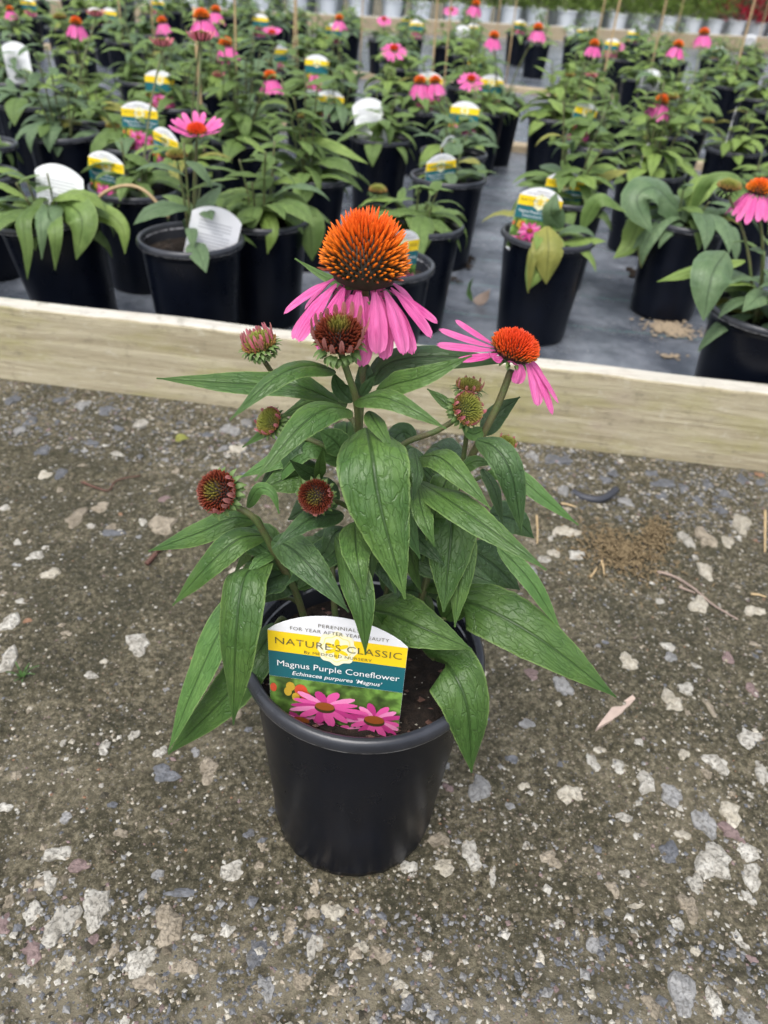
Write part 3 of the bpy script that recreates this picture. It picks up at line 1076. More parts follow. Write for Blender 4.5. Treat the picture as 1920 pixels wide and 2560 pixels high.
def pot_meshes(segs=72, scallop=True, mats=None):
    rb, rt = 0.0715, 0.0865
    m1, m2 = mats or (M['pot'], M['pot_rim'])

    def wob(r, z, a):
        if scallop and z < 0.012 and r > 0.06:
            s = max(0, math.cos(a * 22)) ** 2
            return r + 0.0012 * s, z + (0.0035 * (1 - s) if z < 0.003 else 0)
        return r, z
    prof = [(0.001, 0.004), (rb - 0.006, 0.004), (rb - 0.001, 0.0), (rb + 0.0004, 0.004), (rb + 0.001, 0.011)]
    for i in range(1, 8):
        t = i / 7
        prof.append((rb + 0.001 + (rt - rb - 0.001) * t, 0.011 + (0.192 - 0.011) * t))
    prof += [(rt + 0.0004, 0.1955), (rt + 0.0016, 0.1970), (rt + 0.0018, 0.2030)]
    wall = mk('pot_wall', *lathe(prof, segs, wob), m1)
    ri = 0.0825
    rp = [(rt + 0.0012, 0.2022), (0.0920, 0.2026), (0.0945, 0.2036), (0.0952, 0.2056), (0.0951, 0.2090), (0.0942, 0.2122), (0.0924, 0.2140), (0.0900, 0.2145), (0.0880, 0.2136), (0.0868, 0.2115), (0.0858, 0.2050), (0.0846, 0.1900), (ri, 0.150), (0.080, 0.12)]
    rim = mk('rim', *lathe(rp, segs), m2)
    # soil
    sv, sf = [], []
    rr = random.Random(3)
    rings, sg = 9, 40
    for j in range(rings + 1):
        for k in range(sg):
            a = 2 * PI * k / sg
            r_ = 0.0838 * j / rings + 0.0004
            z = 0.186 + (0 if j == rings else rr.uniform(-0.0035, 0.0035)) + 0.004 * (1 - j / rings)
            sv.append((r_ * math.cos(a), r_ * math.sin(a), z))
    for j in range(rings):
        for k in range(sg):
            k2 = (k + 1) % sg
            sf.append((j * sg + k, j * sg + k2, (j + 1) * sg + k2, (j + 1) * sg + k))
    soil = mk('soil', sv, sf, M['soil'])
    return wall, rim, soil


PW, PRM, PS = pot_meshes()
plant = ob('potted_coneflower', None)
plant.empty_display_size = 0.05
plant.location = (AX, AY, 0)
tag(plant, 'potted coneflower standing alone on the gravel, large orange cone and drooping pink petals', 'potted plant')
pw = ob('pot', PW, plant)
ob('rim', PRM, pw)
ob('soil', PS, plant)
ORG = Vector((AX, AY, 0))
sb_ = MB()
rsb = random.Random(6)
for k in range(420):                 # bark crumbs and perlite on the soil
    a, rr = rsb.uniform(0, 6.28), .080 * math.sqrt(rsb.random())
    sz = rsb.uniform(.0006, .0028)
    pl = rsb.random() < .22
    if pl:
        sz = rsb.uniform(.0005, .0012)
    q0 = Vector((rr * math.cos(a), rr * math.sin(a), .1885))
    sb_.add([Vector((v[0] * sz * rsb.uniform(.6, 1.8), v[1] * sz * rsb.uniform(.6, 1.5), v[2] * sz)) + q0 for v in octv], octf, 1 if pl else (2 if rsb.random() < .3 else 0))
ob('soil_crumbs', sb_.mesh('soil_crumbs', [M['soil'], STONE[4], M['twig_red']], smooth=False), plant)['kind'] = 'stuff'


def P3(x, y, dy):
    return on_y(x, y, AY + dy)


FACE = (0, -0.60, 0.80)
CAMF = (0, -0.92, 0.40)
UPF = (0, -0.30, 0.95)
# leaves: [(x, y, offset towards(-)/away(+))...], apparent width in photo pixels, facing, material
LV = [
    ([(845, 1005, .0), (740, 962, -.01), (613, 958, .0), (391, 946, .01)], 62, (0, -.5, .87), 'leaf', .1),
    ([(838, 926, -.01), (765, 912, -.025), (680, 948, -.045), (574, 1050, -.06)], 56, (-.25, -.5, .83), 'leaf', .35),
    ([(877, 1025, -.015), (820, 1018, -.04), (745, 1070, -.06), (637, 1202, -.085)], 78, (-.25, -.72, .65), 'leaf', .3),
    ([(917, 1068, -.015), (930, 1130, -.055), (950, 1260, -.075), (1013, 1498, -.095)], 174, (.08, -.9, .42), 'leaf', .3),
    ([(888, 1002, -.01), (945, 990, -.03), (1010, 1012, -.04), (1116, 1072, -.05)], 56, (.1, -.62, .78), 'leaf', .3),
    ([(921, 1027, -.015), (945, 1065, -.035), (982, 1125, -.05)], 44, (.2, -.85, .5), 'leaf', .3),
    ([(940, 978, -.005), (985, 960, -.02), (1060, 940, -.03), (1180, 889, -.03)], 60, (.0, -.72, .7), 'leaf', .1),
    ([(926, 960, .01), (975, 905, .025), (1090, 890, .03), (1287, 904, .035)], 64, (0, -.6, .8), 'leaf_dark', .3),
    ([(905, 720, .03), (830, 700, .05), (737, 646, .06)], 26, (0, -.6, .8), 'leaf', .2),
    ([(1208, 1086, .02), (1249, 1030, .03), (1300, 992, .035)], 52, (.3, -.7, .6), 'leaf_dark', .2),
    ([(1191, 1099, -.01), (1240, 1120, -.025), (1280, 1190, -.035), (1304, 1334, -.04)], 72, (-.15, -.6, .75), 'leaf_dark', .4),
    ([(1216, 1183, .01), (1290, 1190, .0), (1360, 1245, -.01), (1446, 1312, -.015)], 42, (.1, -.7, .7), 'leaf_bright', .2),
    ([(1050, 1142, -.01), (1095, 1140, -.03), (1150, 1185, -.045), (1228, 1273, -.06)], 68, (.2, -.7, .7), 'leaf', .3),
    ([(1042, 1200, -.01), (1110, 1240, -.045), (1220, 1318, -.07), (1366, 1425, -.09)], 82, (.3, -.72, .6), 'leaf', .25),
    ([(1045, 1215, -.03), (1060, 1290, -.06), (1087, 1367, -.07)], 58, (.3, -.85, .4), 'leaf', .2),
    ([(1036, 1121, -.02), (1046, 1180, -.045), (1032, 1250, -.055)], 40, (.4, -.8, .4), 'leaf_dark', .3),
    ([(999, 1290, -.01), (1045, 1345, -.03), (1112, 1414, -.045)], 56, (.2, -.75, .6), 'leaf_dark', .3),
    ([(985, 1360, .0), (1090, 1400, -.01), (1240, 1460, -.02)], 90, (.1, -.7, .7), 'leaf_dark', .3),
    ([(1148, 1300, .0), (1152, 1390, -.03), (1137, 1568, -.055)], 70, (-.3, -.85, .4), 'leaf', .45),
    ([(1245, 1365, .0), (1325, 1450, -.015), (1403, 1577, -.025)], 44, (.3, -.75, .55), 'leaf_bright', .15),
    ([(1112, 1548, .0), (1170, 1505, -.01), (1340, 1590, -.035), (1541, 1743, -.05)], 134, (.12, -.66, .74), 'leaf', .22),
    ([(918, 1520, -.01), (980, 1535, -.03), (1060, 1570, -.045), (1180, 1624, -.05)], 126, (.05, -.62, .78), 'leaf', .22),
    ([(1078, 1645, -.01), (1125, 1670, -.045), (1170, 1770, -.065), (1179, 1932, -.075)], 138, (.15, -.8, .58), 'leaf', .3),
    ([(838, 1340, -.03), (872, 1420, -.07), (902, 1510, -.088), (914, 1637, -.098)], 88, (-.2, -.88, .4), 'leaf', .3),
    ([(888, 1305, -.03), (893, 1390, -.075), (912, 1495, -.09)], 82, (.1, -.9, .4), 'leaf', .3),
    ([(680, 1350, -.03), (730, 1372, -.05), (790, 1430, -.065), (872, 1530, -.078)], 86, (.25, -.75, .6), 'leaf_dark', .25),
    ([(858, 1283, -.02), (790, 1290, -.045), (735, 1325, -.06), (680, 1371, -.07)], 60, (-.2, -.7, .7), 'leaf_dark', .35),
    ([(662, 1338, -.02), (600, 1345, -.035), (530, 1402, -.045), (431, 1514, -.05)], 66, (-.25, -.65, .7), 'leaf', .3),
    ([(640, 1300, -.005), (580, 1295, -.01), (500, 1330, -.012), (371, 1378, -.012)], 62, (-.1, -.6, .8), 'leaf', .3),
    ([(668, 1405, -.02), (610, 1440, -.05), (588, 1590, -.075), (583, 1812, -.085)], 104, (-.3, -.8, .5), 'leaf', .4),
    ([(660, 1440, .0), (575, 1530, -.03), (495, 1690, -.05), (420, 1880, -.06)], 72, (-.45, -.7, .5), 'leaf_bright', .15),
    ([(690, 1560, .0), (640, 1640, -.03), (560, 1745, -.045), (420, 1886, -.05)], 96, (-.1, -.75, .6), 'leaf', .2),
    ([(680, 1385, -.02), (650, 1400, -.035), (613, 1440, -.045)], 34, (-.2, -.7, .65), 'leaf_bright', .3),
    ([(617, 1268, -.02), (645, 1222, -.025), (680, 1232, -.03), (698, 1284, -.035)], 34, (0, -.6, .8), 'leaf_bright', .4),
    ([(800, 1170, .0), (730, 1190, -.01), (650, 1225, -.02)], 84, (-.1, -.65, .75), 'leaf', .25),
    ([(801, 1200, -.02), (765, 1180, -.035), (725, 1150, -.045)], 42, (-.2, -.8, .5), 'leaf_dark', .1),
    ([(798, 1195, -.03), (800, 1155, -.04), (808, 1117, -.045)], 30, (.3, -.8, .3), 'leaf', -.2),
    ([(862, 1135, -.01), (835, 1100, -.01), (798, 1075, -.01)], 66, (0, -.8, .6), 'leaf_bright', .2),
    ([(800, 1120, .0), (700, 1145, -.005), (599, 1194, -.01)], 48, (-.1, -.6, .8), 'leaf_bright', .3),
    ([(740, 1050, .01), (680, 1070, .0), (606, 1118, .0)], 26, (-.2, -.6, .7), 'leaf', .1),
    ([(868, 1012, .01), (790, 1000, .015), (695, 1045, .02)], 46, (-.1, -.6, .8), 'leaf', .3),
    ([(1135, 1025, .01), (1105, 1000, .015), (1068, 972, .02)], 26, (0, -.6, .8), 'leaf', .1),
    ([(1205, 1172, .0), (1238, 1225, -.01), (1258, 1312, -.015)], 30, (.5, -.7, .4), 'leaf_dark', .3),
    ([(1148, 1178, .0), (1190, 1152, .0), (1236, 1162, .0)], 32, (0, -.5, .85), 'leaf', .3),
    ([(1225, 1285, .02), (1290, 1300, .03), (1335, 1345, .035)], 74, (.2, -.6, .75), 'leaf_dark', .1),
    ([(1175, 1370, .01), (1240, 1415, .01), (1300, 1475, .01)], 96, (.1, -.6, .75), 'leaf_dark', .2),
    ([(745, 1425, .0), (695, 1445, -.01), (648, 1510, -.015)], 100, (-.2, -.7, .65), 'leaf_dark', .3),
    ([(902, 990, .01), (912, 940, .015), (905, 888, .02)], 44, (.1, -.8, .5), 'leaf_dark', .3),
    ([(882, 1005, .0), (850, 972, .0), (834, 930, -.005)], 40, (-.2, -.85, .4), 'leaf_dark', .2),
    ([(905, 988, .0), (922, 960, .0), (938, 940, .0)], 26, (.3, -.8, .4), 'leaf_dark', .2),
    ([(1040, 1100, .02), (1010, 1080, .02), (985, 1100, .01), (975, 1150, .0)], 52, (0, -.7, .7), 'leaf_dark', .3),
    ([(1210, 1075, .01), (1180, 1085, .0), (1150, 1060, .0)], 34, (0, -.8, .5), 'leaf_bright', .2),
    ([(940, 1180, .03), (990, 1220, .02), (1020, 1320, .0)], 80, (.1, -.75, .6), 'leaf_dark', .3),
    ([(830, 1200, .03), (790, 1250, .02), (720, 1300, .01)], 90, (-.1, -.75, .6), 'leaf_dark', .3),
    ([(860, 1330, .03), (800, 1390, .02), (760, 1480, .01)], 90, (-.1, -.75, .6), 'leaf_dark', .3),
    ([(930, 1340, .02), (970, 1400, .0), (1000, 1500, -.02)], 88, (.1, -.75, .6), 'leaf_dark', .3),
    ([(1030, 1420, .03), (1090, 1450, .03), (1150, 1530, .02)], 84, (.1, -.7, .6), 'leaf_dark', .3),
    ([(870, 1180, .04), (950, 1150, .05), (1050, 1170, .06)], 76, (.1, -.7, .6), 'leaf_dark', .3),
    ([(620, 1340, .0), (640, 1310, .0), (560, 1285, .0), (500, 1322, .01)], 40, (0, -.6, .7), 'leaf', .3),
    ([(690, 1395, .0), (640, 1420, -.005), (590, 1470, -.01)], 58, (-.1, -.7, .7), 'leaf', .3),
    ([(975, 1560, -.02), (955, 1545, -.035), (935, 1530, -.04)], 28, (0, -.7, .7), 'leaf', .2),
]
rl = random.Random(17)
for pts, wpx, nrm, mname, curl in LV:
    Q = [P3(*p) for p in pts]
    b = Q[0]
    mid_ = Q[len(Q) // 2]
    T = (Q[-1] - Q[0]).normalized()
    n = Vector(nrm).normalized()
    N = (n - T * n.dot(T)).normalized()
    S = T.cross(N)
    vd = (mid_ - CAM).normalized()
    fac = max(0.5, math.sqrt(max(0.0, 1 - S.dot(vd) ** 2)))
    wreal = px2m(wpx, mid_) / fac
    V, F, L = leaf_geo([q - b for q in Q], wreal * 1.06, nrm, nseg=30, nv=12, curl=curl, fold=0.12 if curl < 0.2 else 0.05, wav=0.035, r=rl, pa=0.62, pb=1.12)
    ob('leaf', mk('leaf', V, F, M[mname], luv=L), plant, b - ORG)

# smaller leaves that fill the inside of the plant


def to_px(p):
    d_ = Vector(p) - CAM
    z_ = d_.dot(FW)
    return 960 + FPX * d_.dot(RT) / z_, 1280 - FPX * d_.dot(UP) / z_


KEEP = [(845, 1690, 205, 175), (546, 1230, 62, 62), (790, 1241, 52, 52), (848, 850, 85, 85), (676, 1055, 45, 45), (1166, 1000, 55, 80), (1284, 880, 90, 90), (652, 868, 60, 60)]
FILL = [(893, 1150, .01), (894, 1210, .0), (893, 1270, .01), (894, 1330, .0), (895, 1390, .0), (1150, 1200, .012), (1125, 1270, .012), (1100, 1340, .012), (1070, 1430, .01), (690, 1390, -.02), (715, 1430, -.015), (735, 1470, -.012), (950, 1170, .005), (865, 1160, .0), (830, 1420, .0), (1060, 1470, .01), (965, 1480, .02)]
rf = random.Random(4)
nf_, tr_ = 0, 0
while nf_ < 38 and tr_ < 900:
    tr_ += 1
    b = P3(*rf.choice(FILL))
    az = rf.uniform(0, 6.28)
    Lf = rf.uniform(.045, .085)
    dv = Vector((math.cos(az), math.sin(az), 0))
    p1 = b + dv * Lf * .5 + Vector((0, 0, rf.uniform(.0, .022)))
    p2 = b + dv * Lf * rf.uniform(.8, 1.0) + Vector((0, 0, -rf.uniform(.005, .045)))
    ok = True
    for q in (p1, p2, (p1 + p2) / 2, (b + p1) / 2):
        ux, uy = to_px(q)
        if not (480 < ux < 1330 and 960 < uy < 1600):
            ok = False
        for (cx, cy, rx, ry) in KEEP:
            if abs(ux - cx) < rx + 14 and abs(uy - cy) < ry + 14:
                ok = False
    if not ok:
        continue
    V, F, L = leaf_geo([(0, 0, 0), p1 - b, p2 - b], Lf * rf.uniform(.32, .45), (dv.x * .3, -.35, .85), nseg=20, nv=8, curl=.3, fold=.08, wav=.04, r=rf, pa=.7, pb=1.15)
    ob('leaf', mk('leaf', V, F, M[rf.choice(('leaf', 'leaf', 'leaf_dark', 'leaf_bright'))], luv=L), plant, b - ORG)
    nf_ += 1

# stems (photo pixels + offset), start and end radius in millimetres
ST = [([(848, 870, -.012), (868, 930, -.012), (890, 1000, -.008), (896, 1085, .0), (893, 1250, .005), (896, 1430, .0), (898, 1545, .0)], 2.0, 2.6),
      ([(914, 705, .02), (912, 800, .022), (905, 960, .015), (897, 1100, .008), (893, 1250, .005)], 2.2, 2.4),
      ([(1278, 925, .015), (1245, 1010, .012), (1195, 1110, .01), (1150, 1200, .012), (1100, 1340, .012), (1040, 1540, .01)], 2.3, 2.8),
      ([(1150, 1042, .005), (1090, 1078, .005), (1010, 1110, .005), (950, 1170, .005), (905, 1260, .005)], 1.8, 2.2),
      ([(580, 1262, -.03), (630, 1290, -.03), (662, 1335, -.025), (690, 1390, -.02), (735, 1470, -.012), (765, 1560, -.005)], 2.1, 2.8),
      ([(812, 1248, -.032), (845, 1255, -.015), (885, 1275, .0)], 1.6, 1.8),
      ([(690, 1068, .0), (750, 1090, -.003), (810, 1115, -.005), (865, 1160, .0), (892, 1260, .005)], 1.6, 2.1),
      ([(662, 905, .02), (690, 940, .022), (760, 990, .02), (870, 1040, .008), (895, 1080, .0)], 1.6, 1.9),
      ([(1175, 990, .02), (1165, 1100, .018), (1150, 1195, .014)], 1.5, 1.8),
      ([(1262, 1120, .02), (1235, 1170, .02), (1160, 1215, .016)], 1.3, 1.5),
      ([(770, 1560, .01), (735, 1500, .01), (665, 1498, .0)], 1.8, 1.5),
      ([(840, 1560, -.01), (835, 1500, -.01), (830, 1400, .0)], 2.6, 2.0),
      ([(1030, 1560, .0), (1060, 1470, .005), (1075, 1400, .01)], 1.8, 1.5),
      ([(1000, 1560, .01), (1050, 1560, .0), (1115, 1546, .0)], 1.8, 1.5),
      ([(1010, 1570, .03), (1060, 1500, .04), (1120, 1450, .04)], 1.6, 1.3),
      ([(950, 1560, .02), (965, 1480, .02), (980, 1400, .02)], 1.8, 1.6),
      ([(1040, 1560, -.005), (1060, 1620, -.02), (1085, 1648, -.02)], 1.7, 1.7),
      ([(720, 1560, .01), (705, 1545, .0), (690, 1560, .0)], 1.7, 1.7)]
for pts, r0, r1 in ST:
    Q = [P3(*p) for p in pts]
    Q[-1].z = max(0.18, Q[-1].z) if len(pts) > 4 else Q[-1].z
    C = spline(Q, 8)
    n = len(C)
    b = C[0].copy()
    V, F = tube([c - b for c in C], [(r0 + (r1 - r0) * i / (n - 1)) * 0.001 for i in range(n)], 9)
    ob('stem', mk('stem', V, F, M['stem']), plant, b - ORG)

rh = random.Random(23)


def make_head(parent, org, loc, axis, R, Hh, kind, nspk, sL, sw, petals=(), bracts=None, spin=0.0, seed=1, up=0.3, smax=1.0, name='flower_head'):
    mm = axis_matrix(loc - org, axis, spin)
    cm, fn = {'orange': ('orange', cols_orange), 'red': ('orange', cols_red), 'brown': ('brown', cols_brown), 'green': ('green', cols_green)}[kind]
    h = ob(name, mk(name, *dome(R, Hh), DOME_MAT[cm]), parent, mat=mm)
    f = ob('florets', spikes(nspk, R, Hh, sL[0], sL[1], sw, fn, up, smax, seed).mesh('florets', M['floret'], smooth=False), h)
    f['kind'] = 'stuff'
    for (me_, mat_) in petals:
        ob('petal', me_, h, mat=mat_)
    if bracts:
        b = ob('bracts', bracts_mb(*bracts).mesh('bracts', M['bract']), h)
        b['kind'] = 'stuff'
    return h


def ring(angle_deg, r, z, extra=0.0):
    mm = Matrix.Rotation(math.radians(angle_deg), 4, 'Z') @ Matrix.Translation((r, 0, z))
    return mm


# 1 the large flower
loc = P3(911, 672, .02)
u = px2m(1, loc)
Rb = 84 * u
pet = []
specs = [(-176, 160, 34, -.52, -.85), (-165, 176, 36, -.62, -.95), (-153, 172, 38, -.75, -1.08), (-140, 160, 40, -.85, -1.22), (-125, 146, 42, -.95, -1.34), (-109, 138, 42, -1.0, -1.42), (-94, 150, 42, -1.05, -1.45), (-78, 172, 42, -1.05, -1.42),
         (-63, 148, 42, -.98, -1.38), (-49, 156, 42, -.90, -1.28), (-36, 162, 40, -.80, -1.14), (-24, 164, 38, -.68, -1.0), (-12, 160, 34, -.54, -.82), (3, 150, 30, -.32, -.50),
         (26, 140, 40, -.5, -1.0), (48, 140, 40, -.8, -1.3), (70, 140, 40, -.8, -1.3), (92, 140, 40, -.8, -1.3), (114, 140, 40, -.8, -1.2), (136, 140, 40, -.8, -1.2), (160, 140, 40, -.6, -.95)]
for alt, (a, L, W, a0, a1) in enumerate(specs):
    V, F, Lv = petal_geo(L * u * 1.02, W * u * 1.22, a0 + rh.uniform(-.05, .05) - (.10 if alt % 2 else -.04), a1 + rh.uniform(-.06, .06) - (.05 if alt % 2 else 0), rh, 18, 8, 0.06, 0.16, .38 * math.cos(math.radians(a)))
    pet.append((mk('petal', V, F, M['petal'], luv=Lv), ring(a + rh.uniform(-3, 3), Rb * (0.80 if alt % 2 else 0.86), -0.011 if alt % 2 else -0.008)))
make_head(plant, ORG, loc, (0.03, 0.02, 1), Rb, 100 * u, 'orange', 440, (48 * u, 34 * u), 3.6 * u, pet,
          (Rb * 0.7, -0.014, 14, 22 * u, 9 * u, 2, 2, .8), 0.0, 2, 0.30, 1.06)

# 2 the opening bud in front of it
loc = P3(848, 848, -.015)
u = px2m(1, loc)
pet = []
for k in range(20):
    L = rh.uniform(56, 80) * u
    V, F, Lv = petal_geo(L, 13 * u, rh.uniform(.5, .8), rh.uniform(1.25, 1.7), rh, 8, 4, 0.0, 0.6)
    pet.append((mk('petal', V, F, M['petal_young'], luv=Lv), ring(k * 18 + rh.uniform(-4, 4), 46 * u, -8 * u)))
make_head(plant, ORG, loc, (-.03, -.36, 1), 46 * u, 40 * u, 'brown', 300, (26 * u, 24 * u), 3.0 * u, pet,
          (40 * u, -22 * u, 17, 34 * u, 15 * u, 5, 3, .85), 0.2, 3, 0.5, 1.0)

# 3 the flat flower on the right
loc = P3(1284, 878, .015)
u = px2m(1, loc)
pet = []
for a, L, W, a0, a1 in [(177, 150, 24, -.05, .06), (160, 122, 22, .02, .20), (192, 156, 25, -.10, -.06), (209, 116, 27, -.18, -.14), (228, 60, 34, -.1, .5), (292, 52, 36, -.5, -1.5), (262, 30, 26, 0, .8),
                        (318, 112, 38, -.35, -.95), (333, 150, 34, -.4, -.85), (345, 138, 30, -.4, -.7), (2, 100, 26, -.4, -.9), (25, 60, 26, -.4, -.9), (110, 60, 26, -.3, -.5), (68, 60, 26, -.4, -.8)]:
    V, F, Lv = petal_geo(L * u, W * u, a0, a1, rh, 16, 8, 0.06, 0.25, .18 * math.cos(math.radians(a)))
    pet.append((mk('petal', V, F, M['petal'], luv=Lv), ring(a, 46 * u, -6 * u)))
make_head(plant, ORG, loc, (.22, -.10, 1), 50 * u, 34 * u, 'red', 420, (22 * u, 20 * u), 2.6 * u, pet,
          (40 * u, -12 * u, 13, 26 * u, 11 * u, 7, 2, .95), 0.0, 4, 0.8, 1.0)

# 4 the pale pink bud on the left
loc = P3(652, 868, .02)
u = px2m(1, loc)
pet = []
for k in range(26):
    V, F, Lv = petal_geo(rh.uniform(38, 52) * u, 9 * u, rh.uniform(1.0, 1.25), rh.uniform(1.35, 1.75), rh, 7, 4, 0, 0.6)
    pet.append((mk('petal', V, F, M['petal_coral' if k % 3 else 'petal_young'], luv=Lv), ring(k * 13.85, (34 if k % 2 else 26) * u, 2 * u)))
make_head(plant, ORG, loc, (-.32, -.05, 1), 34 * u, 22 * u, 'green', 160, (20 * u, 18 * u), 2.8 * u, pet,
          (33 * u, 2 * u, 16, 26 * u, 13 * u, 8, 4, .55), 0.0, 5, 0.8, 1.0)


def small_bud(x, y, dy, axis, Rpx, kind, seed, nray, raymat, nbr=14, hpx=0.55, arc=(0, 360), blen=.62):
    loc = P3(x, y, dy)
    u = px2m(1, loc)
    pet = []
    for k in range(nray):
        a = arc[0] + (arc[1] - arc[0]) * k / nray + rh.uniform(-4, 4)
        V, F, Lv = petal_geo(rh.uniform(.6, .95) * Rpx * u, .26 * Rpx * u, rh.uniform(.5, .8), rh.uniform(1.5, 2.0), rh, 7, 4, 0, 0.6)
        pet.append((mk('petal', V, F, M[raymat], luv=Lv), ring(a, .88 * Rpx * u, -.1 * Rpx * u)))
    make_head(plant, ORG, loc, axis, .88 * Rpx * u, hpx * Rpx * u, kind, 260, (.36 * Rpx * u, .30 * Rpx * u), .058 * Rpx * u, pet,
              (.80 * Rpx * u, -.22 * Rpx * u, nbr, blen * Rpx * u, .28 * Rpx * u, seed + 40, 3, .8), 0.0, seed, 0.5, 1.0, 'flower_bud')


small_bud(546, 1230, -.035, (-.30, -.62, .55), 50, 'brown', 11, 9, 'petal_young', 17, .45, (-95, 55))
small_bud(790, 1241, -.045, (-.12, -.80, .45), 41, 'brown', 12, 10, 'petal_young', 16, .42, (-120, 70))
small_bud(676, 1055, .0, (-.55, -.45, .6), 34, 'green', 13, 12, 'petal_coral', 14, .5)
small_bud(1166, 1024, .0, (.42, -.50, .55), 40, 'green', 14, 14, 'petal_coral', 14, .5)
small_bud(1172, 968, .02, (.08, .05, 1), 30, 'green', 15, 10, 'petal_young', 15, .4, (0, 360), .8)
small_bud(1268, 1108, .02, (.2, -.1, 1), 22, 'green', 16, 8, 'petal_coral', 12, .4)

# ------------------------------------------------------------------ plant tags
TW = 1.0      # tag geometry is built one unit wide, shoulder line at z = 0, print faces -Y


def flat_poly(mb, pts, y, mi):
    mb.add([(x, y, z) for x, z in pts], [tuple(range(len(pts)))], mi)


def ellipse(cx, cz, rx, rz, n=20, rot=0.0, fn=None):
    o = []
    for k in range(n):
        a = 2 * PI * k / n
        f = fn(a) if fn else 1
        x, z = rx * f * math.cos(a), rz * f * math.sin(a)
        o.append((cx + x * math.cos(rot) - z * math.sin(rot), cz + x * math.sin(rot) + z * math.cos(rot)))
    return o


def text_mesh(name, body, x0, x1, zb, hgt, material, y, shear=0.0, offset=0.0, spacing=1.0):
    cu = bpy.data.curves.new('lettering_tmp', 'FONT')
    cu.body = body
    cu.space_character = spacing
    cu.offset = offset
    cu.resolution_u = 3
    o = bpy.data.objects.new('lettering_tmp', cu)
    col.objects.link(o)
    dg = bpy.context.evaluated_depsgraph_get()
    me = bpy.data.meshes.new_from_object(o.evaluated_get(dg))
    bpy.data.objects.remove(o)
    bpy.data.curves.remove(cu)
    n = len(me.vertices)
    a = np.empty(n * 3, np.float32)
    me.vertices.foreach_get('co', a)
    a = a.reshape(-1, 3)
    lo, hi = a[:, 0].min(), a[:, 0].max()
    x = x0 + (a[:, 0] - lo) / (hi - lo) * (x1 - x0)
    cap = 0.72
    z = a[:, 1] / cap * hgt
    x = x + z * shear
    out = np.stack([x, np.full(n, y), zb + z], 1).astype(np.float32)
    me.vertices.foreach_set('co', out.ravel())
    me.materials.clear()
    me.materials.append(material)
    me.name = name
    me.update()
    return me


ARCH = 0.205


def arch_outline(n=18, x0=-0.5, x1=0.5):
    o = []
    for k in range(n + 1):
        x = x0 + (x1 - x0) * k / n
        o.append((x, ARCH * (1 - (2 * x) ** 2) ** 0.85 if abs(x) < 0.5 else 0.0))
    return o


BOT = -1.15
out = arch_outline()
low = [(0.5, BOT), (0.16, BOT - 0.22), (0.07, BOT - 0.5), (-0.07, BOT - 0.5), (-0.16, BOT - 0.22), (-0.5, BOT)]
ol = out + low
th = 0.008
mb = MB()
n = len(ol)
mb.add([(x, -th / 2, z) for x, z in ol] + [(x, th / 2, z) for x, z in ol],
       [tuple(range(n))[::-1], tuple(range(n, 2 * n))] + [(i, (i + 1) % n, n + (i + 1) % n, n + i) for i in range(n)])
CARD = mb.mesh('card', M['card'], smooth=False)
yb = -th / 2 - 0.002
mb = MB(); flat_poly(mb, [(-.499, 0), (.499, 0), (.499, -.205), (-.499, -.205)][::-1], yb, 0)
YEL = mb.mesh('yellow_band', M['p_yellow'], smooth=False)
mb = MB(); flat_poly(mb, [(-.499, -.205), (.499, -.205), (.499, -.475), (-.499, -.475)][::-1], yb, 0)
TEA = mb.mesh('teal_band', M['p_teal'], smooth=False)
mb = MB()
flat_poly(mb, ellipse(0, -.100, .142, .165, 64, 0, lambda a: 1 + .07 * math.cos(8 * a))[::-1], yb - .0014, 0)
flat_poly(mb, ellipse(0, -.100, .112, .130, 64, 0, lambda a: 1 + .07 * math.cos(8 * a))[::-1], yb - .0024, 1)
flat_poly(mb, ellipse(0, -.100, .104, .121, 64, 0, lambda a: 1 + .07 * math.cos(8 * a))[::-1], yb - .0034, 0)
for k in range(6):
    a = PI / 2 + k * PI / 3
    flat_poly(mb, ellipse(.048 * math.cos(a), -.100 + .056 * math.sin(a), .046, .019, 14, a)[::-1], yb - .0044 - .0002 * k, 2)
EMB = mb.mesh('emblem', [M['p_cream'], M['p_pale'], M['p_yellow']], smooth=False)
mb = MB()
flat_poly(mb, [(-.499, -.477), (.499, -.477), (.499, BOT + .01), (-.499, BOT + .01)][::-1], yb, 0)
lay = [yb - .001]


def nxt():
    lay[0] -= .0006
    return lay[0]


for (cx, cz, rx, rz, mi) in [(-.34, -.57, .035, .05, 6), (-.36, -.63, .03, .05, 6), (-.26, -.60, .05, .07, 5), (-.22, -.66, .04, .06, 5), (-.47, -.60, .025, .05, 5), (-.30, -.68, .03, .05, 6)]:
    flat_poly(mb, ellipse(cx, cz, rx, rz, 12)[::-1], nxt(), mi)


